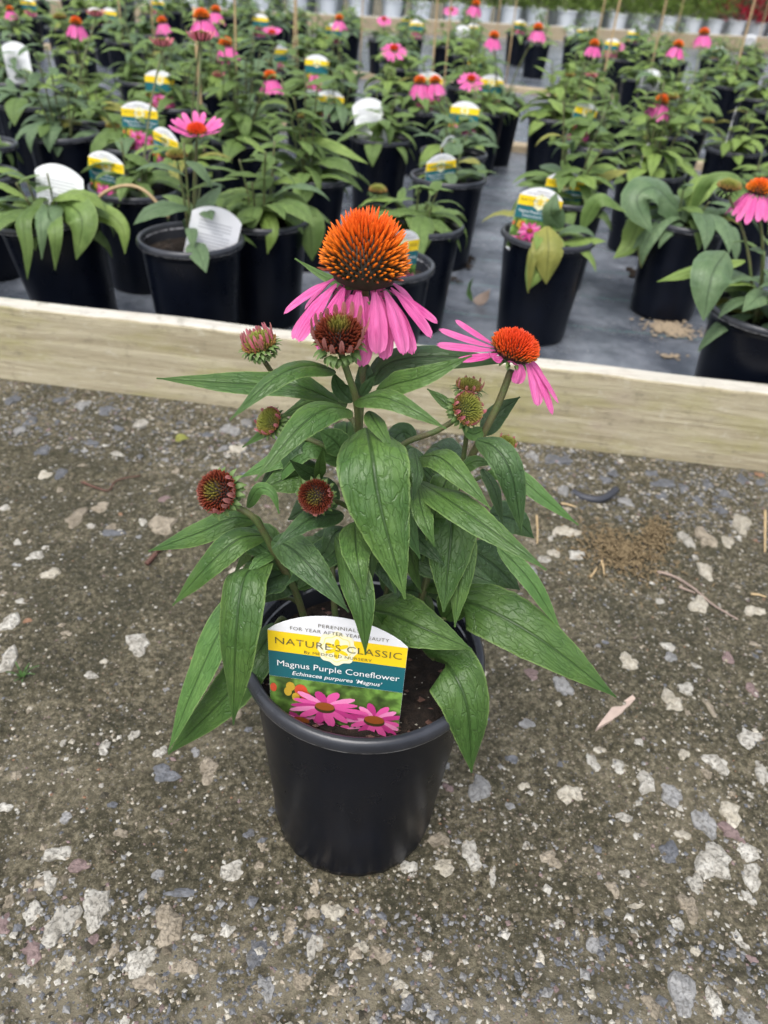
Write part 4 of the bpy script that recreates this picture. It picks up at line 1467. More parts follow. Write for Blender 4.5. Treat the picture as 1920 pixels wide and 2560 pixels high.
def print_flower(cx, cz, R, sq, npet, seed, cone=0.33, cmat=(3, 4)):
    r = random.Random(seed)
    for k in sorted(range(npet), key=lambda k: -math.sin(2 * PI * k / npet)):
        a = 2 * PI * k / npet + r.uniform(-.08, .08)
        l = R * r.uniform(.85, 1.1)
        pts = []
        ca, sa = math.cos(a), math.sin(a)
        wd = R * 0.135
        for t, w in ((.15, .5), (.45, .95), (.75, 1), (.95, .6), (1.03, .0), (.95, -.6), (.75, -1), (.45, -.95), (.15, -.5)):
            x, z = l * t * ca - wd * w * sa, l * t * sa + wd * w * ca
            pts.append((max(-.499, min(.499, cx + x)), max(BOT + .01, min(-.48, cz + z * sq - .05 * R * t * t))))
        flat_poly(mb, pts[::-1], nxt(), (1, 2, 7)[k % 3] if r.random() < .8 else 1)
    flat_poly(mb, ellipse(cx, cz - .01, R * cone, R * cone * .72, 24)[::-1], nxt(), cmat[1])
    flat_poly(mb, ellipse(cx, cz + .012, R * cone * .96, R * cone * .58, 24)[::-1], nxt(), cmat[0])


print_flower(-.26, -.95, .22, .5, 13, 3)
print_flower(.06, -1.02, .26, .5, 13, 4)
print_flower(.31, -.80, .235, .78, 15, 2, .34)
print_flower(-.07, -.71, .30, .62, 14, 1, .26)
PIC = mb.mesh('printed_picture', [M['p_photo'], M['p_pink'], M['p_pink2'], M['p_cone'], M['p_cone2'], M['p_red'], M['p_gold'], M['p_pink3']], smooth=False)
yt = yb - .0075
LET = [text_mesh('lettering', 'PERENNIALS', -.135, .155, .098, .034, M['p_dark'], yt, 0, -.006, 1.1),
       text_mesh('lettering', 'FOR YEAR AFTER YEAR BEAUTY', -.335, .365, .040, .034, M['p_dark'], yt, 0, -.006, 1.1),
       text_mesh('lettering', "NATURE'S CLASSIC", -.445, .465, -.118, .068, M['p_dark'], yt, 0, -.010, 1.05),
       text_mesh('lettering', 'By MEDFORD NURSERY', -.235, .255, -.183, .028, M['p_dark'], yt, 0, -.004, 1.1),
       text_mesh('lettering', 'Magnus Purple Coneflower', -.435, .465, -.348, .062, M['p_white'], yt, 0, 0.0),
       text_mesh('lettering', "Echinacea purpurea 'Magnus'", -.325, .335, -.430, .043, M['p_white'], yt, .22, .006)]
mb = MB()
for i in range(11):
    z = -.12 - .065 * i
    L_ = .33 if i % 4 != 3 else .18
    V, F = box(-L_, .33 if i % 4 != 3 else .05, th / 2 + .0015, th / 2 + .003, z - .010, z + .010)
    mb.add(V, F, 0)
BACKTXT = mb.mesh('back_print', M['p_grey'], smooth=False)


def make_tag(mat, label, level=2, group=None, back=False):
    t = ob('plant_tag', None, mat=mat)
    t.empty_display_size = 0.02
    tag(t, label, 'plant tag', group)
    ob('card', CARD, t)
    ob('yellow_band', YEL, t)
    ob('teal_band', TEA, t)
    ob('printed_picture', PIC, t)
    if level >= 1:
        ob('emblem', EMB, t)
    if level >= 2:
        for me_ in LET:
            ob('lettering', me_, t)
    if back:
        o = ob('back_print', BACKTXT, t)
        o['kind'] = 'stuff'
    return t


def tag_matrix(loc, yaw, lean_back, lean_side, w):
    return Matrix.Translation(loc) @ Matrix.Rotation(yaw, 4, 'Z') @ Matrix.Rotation(lean_side, 4, 'Y') @ Matrix.Rotation(-lean_back, 4, 'X') @ Matrix.Diagonal((w, w, w, 1))


Lp = on_y(669, 1573, AY - .055)
d = ray(1020, 1619)
Rp = CAM + d * ((Lp.z - CAM_H) / d.z)
wd_ = (Rp - Lp).length
make_tag(tag_matrix((Lp + Rp) / 2, math.atan2(Rp.y - Lp.y, Rp.x - Lp.x), math.radians(-1), 0.0, wd_),
         'large printed plant tag naming Magnus Purple Coneflower in the pot on the gravel', 2)
TAGW = wd_

# ------------------------------------------------------------------ litter on the gravel
def polyline_thing(name, px, rad, material, label, cat, z=0.004, sides=7):
    Q = [on_z(x, y, z) for x, y in px]
    for q in Q:
        q.z = float(ground_h(q.x, q.y)) + z
    C = spline(Q, 8)
    b = C[0].copy()
    n = len(C)
    V, F = tube([c - b + Vector((0, 0, rl.uniform(-.0004, .0004))) for c in C], [rad * (1 - 0.45 * i / n) for i in range(n)], sides)
    return tag(ob(name, mk(name, V, F, material, smooth=True), None, b), label, cat)


ez = lambda u, v: (u * .4219, 900 + v * .4219)
fz = lambda u, v: (1220 + u * .4219, 1000 + v * .4219)
polyline_thing('twig', [ez(870, 1225), ez(960, 1150), ez(1050, 1085)], .0035, M['twig_red'], 'thick dark red twig stub lying left of the potted plant', 'twig')
polyline_thing('twig', [ez(480, 712), ez(560, 740), ez(640, 755), ez(690, 700), ez(830, 665)], .0018, M['twig_red'], 'thin bent reddish twig on the gravel near the wooden board', 'twig')
polyline_thing('twig', [fz(1015, 985), fz(1120, 1020), fz(1230, 1100), fz(1330, 1190), fz(1490, 1282)], .0021, M['twig_grey'], 'long thin grey twig lying beyond the brown moss clump', 'twig')
polyline_thing('twig', [fz(1140, 1085), fz(1190, 1105), fz(1235, 1125)], .0018, M['twig_grey'], 'short grey twig beside the long grey twig', 'twig')
polyline_thing('straw', [fz(1640, 660), fz(1648, 780), fz(1650, 880)], .0022, M['straw'], 'pale straw stalk lying on gravel near the board', 'straw')
for k, (a, b_) in enumerate([((610, 1040), (645, 990)), ((670, 960), (690, 1030)), ((1565, 1135), (1655, 1150)), ((285, 700), (292, 850)), ((430, 630), (520, 645)), ((190, 1100), (245, 1108))]):
    o = polyline_thing('straw', [fz(*a), fz((a[0] + b_[0]) / 2 + 4, (a[1] + b_[1]) / 2), fz(*b_)], .0017, M['straw'], 'short tan straw fragment on the gravel right of the potted plant', 'straw')
    o['group'] = 'straw fragments on the gravel'
# pale wood chip
pc = [on_z(960 + u * .5787, 1700 + v * .5787) for u, v in [(915, 215), (985, 180), (1035, 140), (1085, 85), (1070, 75), (1020, 105), (985, 120), (930, 195)]]
b = pc[0].copy()
V = [q - b + Vector((0, 0, .001)) for q in pc] + [q - b + Vector((0, 0, .008 + .002 * math.sin(i * 2))) for i, q in enumerate(pc)]
n = len(pc)
F = [tuple(range(n))[::-1], tuple(range(n, 2 * n))] + [(i, (i + 1) % n, n + (i + 1) % n, n + i) for i in range(n)]
tag(ob('wood_chip', mk('wood_chip', V, F, M['wood_chip'], smooth=False), None, b + Vector((0, 0, float(ground_h(b.x, b.y)) - .002))), 'pale pinkish splinter of wood on the gravel right of the black pot', 'wood chip')
# clump of dried moss: many short bent fibres and crumbs
mb = MB()
rm = random.Random(9)
c0 = on_z(*fz(800, 900))
for k in range(1700):
    a, rr = rm.uniform(0, 6.28), abs(rm.gauss(0, .5))
    x, y = c0.x + math.cos(a) * rr * .085, c0.y + math.sin(a) * rr * .075
    if rm.random() < .22:
        x, y = on_z(*fz(1000 + rm.gauss(0, 45), 790 + rm.gauss(0, 45)))[:2]
    z = float(ground_h(x, y)) + rm.uniform(0, .014) * max(0, 1 - rr)
    p = Vector((x, y, z))
    d1 = Vector((rm.uniform(-1, 1), rm.uniform(-1, 1), rm.uniform(-.1, .7))) * .0042
    d2 = Vector((rm.uniform(-1, 1), rm.uniform(-1, 1), rm.uniform(-.8, .3))) * .0042
    V, F = tube([p, p + d1, p + d1 + d2], [.0012 * rm.uniform(.4, 1.2), .0011 * rm.uniform(.4, 1.3), .0003], 4)
    mb.add([Vector(v) - c0 for v in V], F)
    if k % 2:
        sz = rm.uniform(.001, .0032)
        mb.add([Vector((v[0] * sz * rm.uniform(.6, 1.3), v[1] * sz * rm.uniform(.6, 1.3), v[2] * sz)) + p - c0 for v in octv], octf)
tag(ob('moss_clump', mb.mesh('moss_clump', M['moss']), None, c0), 'crumbly clump of brown dried moss on the gravel below the board', 'moss', kind='stuff')
# buried plastic ring near the board
Q = [on_z(*fz(u, v), 0.003) for u, v in [(500, 545), (560, 575), (640, 590), (700, 575), (760, 530)]]
C = spline(Q, 6)
b = C[0].copy()
V, F = tube([c - b for c in C], .006, 8)
tag(ob('plastic_strip', mk('plastic_strip', V, F, M['plastic_ring']), None, b), 'dark curved plastic strip half buried in gravel near the board', 'plastic strip')
# small grass seedlings
for k, (x, y) in enumerate([(60, 1705)]):
    p = on_z(x, y)
    mb = MB()
    for j in range(7):
        a = j * 0.95 + .4
        h_ = rl.uniform(.012, .024)
        V, F, L = leaf_geo([(0, 0, 0), (math.cos(a) * h_ * .3, math.sin(a) * h_ * .3, h_ * .7), (math.cos(a) * h_ * .8, math.sin(a) * h_ * .8, h_ * .85)], .003, (math.cos(a), math.sin(a), .8), 8, 2, r=rl)
        mb.add(V, F, 0, None, L)
    tag(ob('grass_seedling', mb.mesh('grass_seedling', M['leaf_bright']), None, p), 'tiny grass seedling sprouting from the bare gravel', 'seedling')
p = on_z(*ez(1040, 495))
V, F, L = leaf_geo([(0, 0, .002), (.008, .002, .010), (.022, .004, .006)], .014, (0, -.5, 1), 10, 4, r=rl)
tag(ob('fallen_leaf', mk('fallen_leaf', V, F, M['yellow_leaf'], luv=L), None, p + Vector((0, 0, .003))), 'small yellow fallen leaf on gravel in front of the board', 'leaf')

# ------------------------------------------------------------------ nursery rows behind the board
LEAFP = []      # leaf prototypes: unit length along +X, drooping
rp_ = random.Random(31)
for i in range(12):
    droop = (0.3, 0.7, 1.1, 1.5, 1.9, 2.4)[i % 6]
    W = (0.27, 0.37)[i // 6] * rp_.uniform(.92, 1.1)
    pts, x, z, a = [(0, 0, 0)], 0, 0, 0.0
    for k in range(8):
        a = -droop * ((k + 1) / 8) ** 1.1
        x += math.cos(a) / 8
        z += math.sin(a) / 8
        pts.append((x, 0, z))
    V, F, L = leaf_geo(pts, W, (-math.sin(a * .5), 0, math.cos(a * .5)), 14, 6, curl=.35, fold=.1, wav=.04, r=rp_, pa=.95, pb=1.05)
    # normal must not flip on strongly hanging blades, so aim it away from the stem
    LEAFP.append((V, F, L))
BL_M = [M['bleaf'], M['bleaf'], M['bleaf_grey'], M['bleaf_lime']]
LEAFM = [[mk('leaf', V, F, mt, luv=L) for (V, F, L) in LEAFP] for mt in BL_M]
YLEAF = [mk('leaf', V, F, M['yellow_leaf'], luv=L) for (V, F, L) in LEAFP]
BPW, BPR, BPS = pot_meshes(40, False)

# flower prototypes
def flower_protos():
    out = {}
    r = random.Random(77)
    R = 0.017
    out['dome'] = mk('flower_head', *dome(R * .9, .013), DOME_MAT['orange'])
    out['dome_low'] = mk('flower_head', *dome(R * .8, .006), DOME_MAT['brown'])
    out['flo'] = spikes(150, R * .9, .014, .009, .008, .0015, cols_orange, .3, 1.05, 3).mesh('florets', M['floret'], smooth=False)
    out['flo_red'] = spikes(150, R * .85, .008, .008, .007, .0016, cols_red, .6, 1.0, 4).mesh('florets', M['floret'], smooth=False)
    out['flo_brown'] = spikes(120, R * .85, .008, .007, .006, .0016, cols_brown, .6, 1.0, 5).mesh('florets', M['floret'], smooth=False)
    out['flo_green'] = spikes(110, R * .85, .008, .006, .005, .0015, cols_green, .6, 1.0, 6).mesh('florets', M['floret'], smooth=False)
    out['petals'] = {}
    for nm, a0, a1, L, W in (('hang', -.7, -1.15, .050, .0135), ('flat', -.1, -.35, .048, .0135), ('up', .35, .45, .040, .0125), ('short', .6, 1.0, .022, .005)):
        mt = M['petal_coral'] if nm in ('short',) else M['petal']
        ms = []
        for k in range(4):
            V, F, Lv = petal_geo(L * r.uniform(.9, 1.1), W, a0 + r.uniform(-.1, .1), a1 + r.uniform(-.12, .12), r, 8, 4)
            ms.append(mk('petal', V, F, mt, luv=Lv))
        out['petals'][nm] = ms
        mb = MB()
        for k in range(15):
            V, F, Lv = petal_geo(L * r.uniform(.9, 1.1), W, a0 + r.uniform(-.1, .1), a1 + r.uniform(-.12, .12), r, 6, 4)
            mm = ring(k * 24 + r.uniform(-5, 5), R * .85, -.003)
            mb.add([mm @ Vector(v) for v in V], F, 0, None, Lv)
        out['petals'][nm + '_far'] = mb.mesh('petals', mt)
    out['bracts'] = bracts_mb(R * .8, -.004, 13, .010, .004, 9, 2, .8).mesh('bracts', M['bract'])
    return out


FP = flower_protos()


def add_flower(parent, org, pos, kind, near, axis=(0, 0, 1), sc=1.0, seed=0):
    r = random.Random(seed)
    h = ob('flower_head', FP['dome' if kind == 'hang' else 'dome_low'], parent, mat=axis_matrix(pos - org, axis, r.uniform(0, 6)) @ Matrix.Scale(sc, 4))
    fl = {'hang': 'flo', 'flat': 'flo_red', 'up': 'flo_red', 'short': 'flo_brown', 'bud': 'flo_green'}[kind]
    f = ob('florets', FP[fl], h)
    f['kind'] = 'stuff'
    if kind != 'bud':
        if near:
            n = 15 if kind != 'short' else 18
            for k in range(n):
                ob('petal', r.choice(FP['petals'][kind]), h, mat=ring(k * 360 / n + r.uniform(-6, 6), .0145, -.003))
        else:
            o = ob('petals', FP['petals'][kind + '_far'], h)
            o['kind'] = 'stuff'
    o = ob('bracts', FP['bracts'], h)
    o['kind'] = 'stuff'
    return h


def plant_spec(r, hgt, nb, ns, spread=1.0, llen=1.0):
    """leaves: (proto, matrix); stems: [points]; local to pot foot"""
    lv, st = [], []
    z0 = .185
    for k in range(nb):
        az = k * 2.4 + r.uniform(-.3, .3)
        el = r.uniform(.55, 1.15)
        L = r.uniform(.10, .165) * spread
        pr = r.choice((3, 4, 5, 9, 10, 11, 4, 10))
        base = Vector((math.cos(az) * .015, math.sin(az) * .015, z0 + r.uniform(0, .02 + .25 * hgt)))
        lv.append((pr, base, az, el, L))
    for k in range(ns):
        az0 = k * 2.4 + r.uniform(-.4, .4)
        hh_ = hgt * (1.0 if k == 0 else r.uniform(.55, 1.0))
        ln = r.uniform(.03, .22) * hh_ * (0.4 if k == 0 else 1)
        p0 = Vector((math.cos(az0) * .02, math.sin(az0) * .02, z0))
        p1 = p0 + Vector((math.cos(az0) * ln * .6, math.sin(az0) * ln * .6, hh_ * .55))
        p2 = p0 + Vector((math.cos(az0) * ln * 1.6, math.sin(az0) * ln * 1.6, hh_))
        st.append([p0, p1, p2])
        nn = max(4, int(hh_ / .024))
        for j in range(nn):
            t = (j + .8) / nn
            p = p0.lerp(p1, t * 2) if t < .5 else p1.lerp(p2, t * 2 - 1)
            az = j * 2.6 + r.uniform(-.5, .5) + k
            L = (.125 - .06 * t) * r.uniform(.8, 1.15) * llen
            lv.append((r.choice((1, 2, 3, 7, 8, 9, 3, 4)), p, az, r.uniform(.15, .75) + .2 * t, L))
    return lv, st


def leaf_matrix(base, az, el, L, r=None):
    return Matrix.Translation(base) @ Matrix.Rotation(az, 4, 'Z') @ Matrix.Rotation(-el, 4, 'Y') @ Matrix.Rotation((r.uniform(-.35, .35) if r else 0), 4, 'X') @ Matrix.Scale(L, 4)


STEM_CACHE = {}


def stem_obj(parent, pts, r0, r1):
    C = spline(pts, 5)
    n = len(C)
    b = C[0].copy()
    V, F = tube([c - b for c in C], [r0 + (r1 - r0) * i / (n - 1) for i in range(n)], 6)
    return ob('stem', mk('stem', V, F, M['stem']), parent, b)


FARM = []      # joined foliage prototypes for pots too far to tell single leaves


def far_foliage(seed, hgt, tone):
    r = random.Random(seed)
    lv, st = plant_spec(r, hgt, 12, 5)
    mb = MB()
    for (pr, base, az, el, L) in lv:
        mm = leaf_matrix(base, az, el, L, r)
        V, F, Lv = LEAFP[pr]
        # every second row is enough at this distance
        mb.add([mm @ Vector(v) for v in V], F, (r.choice((0, 1, 2)) if r.random() < .3 else (0, 2, 1)[tone]), None, Lv)
    for s in st:
        V, F = tube(spline(s, 4), .0022, 5)
        mb.add(V, F, 3, None, [(0.5, 0.5)] * len(V))
    return mb.mesh('foliage', [M['bleaf'], M['bleaf_lime'], M['bleaf_grey'], M['stem']])


for s in range(9):
    FARM.append(far_foliage(300 + s, (.10, .155, .22)[s % 3], s // 3))

TONE = ('mid-green', 'grey-green', 'lime-green')


def bed_name(x, y):
    t = y + .084 * x
    return 'the first bed' if t < 3.6 else 'the second bed' if t < 5.5 else 'the third bed'


def row_label(x, y, hgt, tone, bloom=False):
    hh_ = 'low' if hgt < .125 else 'tall' if hgt > .185 else 'medium-high'
    return '%s %s coneflower %sin a black pot, in %s' % (hh_, TONE[tone], 'with pink blooms ' if bloom else '', bed_name(x, y))


PA = {}
BP = {}        # key -> (empty, location, near)


def nursery_plant(key, x, y, hgt, nb, ns, label, group=None, seed=0, near=True, lean=0.0, mi=None, spread=1.0, rot=None, far_i=None):
    r = random.Random(seed * 7 + 13)
    tone = r.choices((0, 1, 2), (5, 2, 3))[0]
    if label is None:
        mi = (0, 2, 3)[tone]
        label = row_label(x, y, hgt, tone)
    e = ob('potted_coneflower', None)
    e.empty_display_size = .05
    e.location = (x, y, .0075)
    e.rotation_euler.z = rot if rot is not None else r.uniform(0, 6.28)
    e.rotation_euler.x = r.uniform(-.02, .02)
    e.rotation_euler.y = lean + r.uniform(-.02, .02)
    if lean:
        e.rotation_euler = (0, lean, 0)
        e.location.z = .0075 + abs(math.sin(lean)) * .072
    tag(e, label, 'potted plant', group)
    p = ob('pot', BPW, e)
    ob('rim', BPR, p)
    ob('soil', BPS, e)
    if near:
        lv, st = plant_spec(r, hgt, nb, ns, spread)
        for (pr, base, az, el, L) in lv:
            q = mi if mi is not None and r.random() < .7 else r.choice((0, 0, 1, 2, 3))
            me_ = LEAFM[q][pr] if r.random() > .02 else YLEAF[pr]
            ob('leaf', me_, e, mat=leaf_matrix(base, az, el, L, r))
        for s in st:
            stem_obj(e, s, .0026, .0018)
    else:
        fi = tone * 3 + (0 if hgt < .125 else 2 if hgt > .185 else 1)
        o = ob('foliage', FARM[fi], e)
        o['kind'] = 'stuff'
    BP[key] = (e, Vector((x, y, 0)), near)
    PA[key] = (hgt, tone)
    return e


GR = 'potted coneflowers in the nursery rows'
N_LEAFY = 'leafy coneflower in a black pot crowded among the nursery rows behind the front pots'
near_list = [
    # key, x, y, height, basal, stems, label, lean, material, spread
    ('B1', -.622, 1.42, .10, 16, 4, 'tilted black pot of broad hanging green leaves close behind the wooden board', -.14, 0, 1.0),
    ('B2', -.382, 1.389, .19, 2, 2, 'black pot with one thin upright plant and a white tag showing its back', 0, 2, .7),
    ('B3', -.285, 1.565, .16, 12, 4, 'dense leafy potted coneflower directly behind the pot with the white-backed tag', 0, 0, 1.0),
    ('B4', -.040, 1.335, .03, 3, 0, 'nearly empty black pot right behind the large pink coneflower', 0, 3, .55),
    ('B5', .284, 1.594, .035, 12, 1, 'black pot with low drooping leaves and a yellow and teal tag leaning left', 0, 3, .9),
    ('B6', .618, 1.794, .09, 15, 2, 'black pot with large arching grey-green leaves and a pale leaf trailing to the fabric', 0, 2, 1.15),
    ('B7', .600, 1.245, .14, 14, 4, 'black pot by the board with bushy greyish leaves and a pale yellow bud', 0, 2, 1.0),
    ('B8', -.585, 1.705, .12, 8, 3, 'black pot with short leafy plant standing behind the tilted pot', 0, 0, .9),
    ('B9', -.245, 1.935, .24, 10, 5, 'tall leafy potted coneflower behind the dense leafy one', 0, 0, 1.0),
    ('B11', .020, 1.600, .10, 9, 3, 'black pot with curling leaves just behind the nearly empty pot', 0, 0, .9),
    ('P2', .375, 1.93, .22, 12, 4, 'tall coneflower with arching leaves behind the pot of low drooping leaves', 0, 0, 1.0),
    ('B12', .095, 2.03, .08, 7, 2, 'black pot with a sparse plant and upright tag in the middle of the rows', 0, 2, .8),
]
for i, (k, x, y, h, nb, ns, lab, lean, mi, sp) in enumerate(near_list):
    nursery_plant(k, x, y, h, (int(nb * 1.4) if k != 'B5' else 8), ns + (1 if ns > 2 else 0), lab, None, 50 + i, True, lean, mi, sp)
# more plants of the next rows, placed from the photograph
row2 = [('B10', -.10, 2.47, .14, 14, 4), ('B13', .155, 2.68, .10, 13, 2), ('B14', .115, 2.33, .12, 9, 3), ('C1', -1.181, 2.566, .08, 14, 2), ('C2', -1.06, 1.985, .05, 8, 1), ('C3', -.917, 2.438, .12, 13, 3), ('C4', -1.09, 2.80, .16, 10, 3), ('C5', -.723, 2.12, .12, 9, 3),
        ('C6', -.76, 2.72, .20, 9, 4), ('C7', -.421, 3.30, .14, 11, 3), ('C8', .76, 3.24, .06, 12, 2), ('C9', 1.037, 2.74, .14, 8, 3), ('C10', 1.08, 2.40, .10, 8, 3), ('C11', .66, 2.30, .24, 10, 5), ('C12', .50, 3.10, .20, 12, 4), ('C14', .314, 3.33, .10, 11, 3),
        ('D1', -.47, 2.30, .26, 10, 5), ('D2', -.52, 2.75, .24, 8, 5), ('D3', -.26, 2.80, .18, 10, 4), ('D4', .55, 2.62, .20, 12, 4), ('D5', .86, 2.95, .20, 12, 4), ('D6', -1.02, 3.2, .2, 10, 4), ('D7', -.75, 3.1, .24, 10, 4), ('D8', .02, 3.05, .18, 11, 4), ('D9', .85, 2.05, .12, 9, 3),
        ('D10', 1.35, 3.0, .18, 10, 4), ('D11', -1.4, 2.95, .16, 10, 4), ('D12', -.93, 1.70, .06, 9, 1), ('D13', 1.32, 2.6, .16, 10, 4), ('D14', -.55, 1.99, .10, 8, 2)]
for i, (k, x, y, h, nb, ns) in enumerate(row2):
    nursery_plant(k, x, y, h, int(nb * 1.2), ns + 1, None, GR, 150 + i, True)

# flowers on the back rows: (x, y, width in photo pixels, kind, axis)
FLW = [(675, 195, 78, 'hang', 'D1'), (492, 328, 92, 'up', 'B2'), (505, 45, 76, 'hang', None), (565, 112, 64, 'hang', None), (190, 58, 54, 'hang', None), (405, 55, 44, 'hang', None), (540, 28, 46, 'hang', None),
       (405, 112, 50, 'short', None), (503, 97, 62, 'short', None), (1050, 205, 58, 'hang', 'B13'), (1088, 205, 58, 'hang', 'B13'), (1178, 198, 60, 'flat', None), (1655, 255, 78, 'hang', 'C11'), (1235, 92, 46, 'hang', None), (1345, 72, 46, 'hang', None), (1486, 112, 44, 'hang', None), (1695, 115, 48, 'hang', None),
       (1760, 84, 46, 'hang', None), (985, 122, 56, 'flat', None), (1477, 192, 50, 'short', 'C12'), (1895, 478, 100, 'hang', 'B7'), (848, 48, 40, 'hang', None), (1190, 12, 40, 'hang', None), (1128, 24, 34, 'flat', None), (680, 82, 48, 'up', None), (545, 190, 30, 'short', None), (25, 25, 34, 'hang', None), (1545, 112, 34, 'flat', None), (960, 48, 34, 'flat', None), (240, 38, 40, 'short', None), (1010, 300, 1, 'skip', None)]
fl_pos = []
for i, (x, y, w, kd, key) in enumerate(FLW):
    if kd == 'skip':
        continue
    if key:
        yy_ = BP[key][1].y
    else:
        dreal = {'hang': .082, 'flat': .105, 'up': .10, 'short': .05}[kd]
        yy_ = dreal * FPX / w * .95
        for it in range(4):
            q = on_y(x, y, yy_)
            if q.z > .62:
                yy_ *= .92
    q = on_y(x, y, yy_)
    fl_pos.append((q, kd, key))

# further rows on a jittered grid
occ = [v[1] for v in BP.values()]
N_FLOW = 'coneflower in a black pot with pink blooms above its leaves in the nursery rows'
rk = random.Random(99)
kf_ = 0
for i, (q, kd, key) in enumerate(fl_pos):
    if key:
        continue
    best = min(BP.items(), key=lambda kv: (kv[1][1].xy - q.xy).length)
    if (best[1][1].xy - q.xy).length < .15:
        fl_pos[i] = (q, kd, best[0])
        continue
    key = 'F%d' % i
    # keep the pots themselves clear of each other
    pos = q.copy()
    for it in range(30):
        bad = [o for o in occ if (o.xy - pos.xy).length < .2]
        if not bad:
            break
        pos.xy += (pos.xy - bad[0].xy).normalized() * .05 + Vector((rk.uniform(-.02, .02), rk.uniform(-.02, .02)))
    nursery_plant(key, pos.x, pos.y, min(.30, max(.1, q.z - .26)), 12, 4, None, GR, 400 + i, pos.y < 4.3)
    occ.append(pos)
    fl_pos[i] = (q, kd, key)
for j in range(16):
    yr = 3.45 + .42 * j
    if 3.9 < yr < 4.2:
        yr += .1
    nxr = int((2 * (0.62 * yr + .25)) / .40)
    for i in range(nxr + 1):
        x = -0.50 * yr - .2 + i * .44 + rk.uniform(-.06, .06) + (.2 if j % 2 else 0)
        y = yr + rk.uniform(-.07, .07) - .084 * x
        if x > 0.55 * yr + .1 or x < -.52 * yr - .1 or y > 7.2:
            continue
        if abs(y + .084 * x - 3.62) < .13 or abs(y + .084 * x - 5.55) < .13 or rk.random() < .10:
            continue
        if any((o.xy - Vector((x, y))).length < .26 for o in occ):
            continue
        nursery_plant('G%d_%d' % (j, i), x, y, rk.uniform(.08, .22), 12, 4, None, GR, 700 + j * 40 + i, y < 4.0)
        occ.append(Vector((x, y, 0)))

# the rows run on past both sides of the picture
for j, (x, y) in enumerate([(-.98, 1.42), (-1.32, 1.50), (-1.30, 1.86), (-1.62, 1.72), (-1.42, 2.25), (-1.78, 2.15), (-1.62, 2.62), (-1.98, 2.60), (-1.75, 3.05), (-2.1, 3.15), (-2.2, 3.75), (-2.5, 4.05), (.98, 1.45), (1.22, 1.80), (1.32, 2.15), (1.62, 2.30), (1.72, 2.72), (1.75, 3.12), (2.1, 2.95)]):
    if not any((o.xy - Vector((x, y))).length < .24 for o in occ):
        nursery_plant('S%d' % j, x, y, rk.uniform(.08, .22), 12, 4, None, GR, 1900 + j, False)
        occ.append(Vector((x, y, 0)))

for i, (q, kd, key) in enumerate(fl_pos):
    e, pos, near = BP[key]
    bpy.context.view_layer.update() if i == 0 else None
    mw = Matrix.Translation(e.location) @ e.rotation_euler.to_matrix().to_4x4()
    inv = mw.inverted()
    ql = inv @ q
    axis = {'up': (.05, -.25, 1), 'flat': (0, -.6, 1), 'hang': (rk.uniform(-.15, .15), rk.uniform(-.15, .05), 1), 'short': (0, 0, 1)}[kd]
    ax_l = (inv.to_3x3() @ Vector(axis))
    base = Vector((ql.x * .1, ql.y * .1, .185))
    stem_obj(e, [base, base.lerp(ql, .5) + Vector((0, 0, .02)), ql - ax_l.normalized() * .006], .0028, .0022)
    add_flower(e, Vector((0, 0, 0)), ql, kd, q.y < 3.6, ax_l, .86 if q.y < 3.5 else .82, i)
    if 'pink' not in e['label'] and 'label' in e and e.get('group') == GR:
        e['label'] = row_label(pos.x, pos.y, *PA[key], True)
BP['B2'][0]['label'] = 'black pot with one thin upright plant bearing a flat pink flower, behind the board'
# some closed green and yellow-green buds on the nearer plants
for key, x, y, hz in [('B7', 1822, 470, 0), ('C5', 283, 318, 0), ('C3', 150, 45, 0), ('D9', 1430, 195, 0), ('C9', 1770, 305, 0), ('B11', 945, 478, 0), ('C12', 1425, 190, 0), ('C11', 1680, 245, 0), ('D3', 757, 293, 0), ('B2', 442, 392, 0), ('D1', 568, 283, 0)]:
    e, pos, near = BP[key]
    q = on_y(x, y, pos.y)
    if q.z > .62 or q.z < .2 or (q.xy - pos.xy).length > .3:
        continue
    inv = (Matrix.Translation(e.location) @ e.rotation_euler.to_matrix().to_4x4()).inverted()
    ql = inv @ q
    base = Vector((ql.x * .1, ql.y * .1, .185))
    stem_obj(e, [base, base.lerp(ql, .5) + Vector((0, 0, .02)), ql - Vector((0, 0, .006))], .0028, .0022)
    add_flower(e, Vector((0, 0, 0)), ql, 'bud', near, (0, 0, 1), 1.0, 5)
# the yellow leaf hanging from B5, the trailing pale leaf of B6, the arching yellow stalk between B1 and B2
def extra_leaf(key, pts, wpx, material, nrm=(0, -.8, .6), pa=.7, pb=1.0):
    e, pos, near = BP[key]
    inv = (Matrix.Translation(e.location) @ e.rotation_euler.to_matrix().to_4x4()).inverted()
    Q = [on_y(x, y, pos.y + dy) for x, y, dy in pts]
    w = px2m(wpx, Q[1])
    b = Q[0]
    V, F, L = leaf_geo([q - b for q in Q], w, nrm, 18, 8, curl=.3, r=rl, pa=pa, pb=pb)
    mm = inv @ Matrix.Translation(b)
    ob('leaf', mk('leaf', V, F, M[material], luv=L), e, mat=mm)


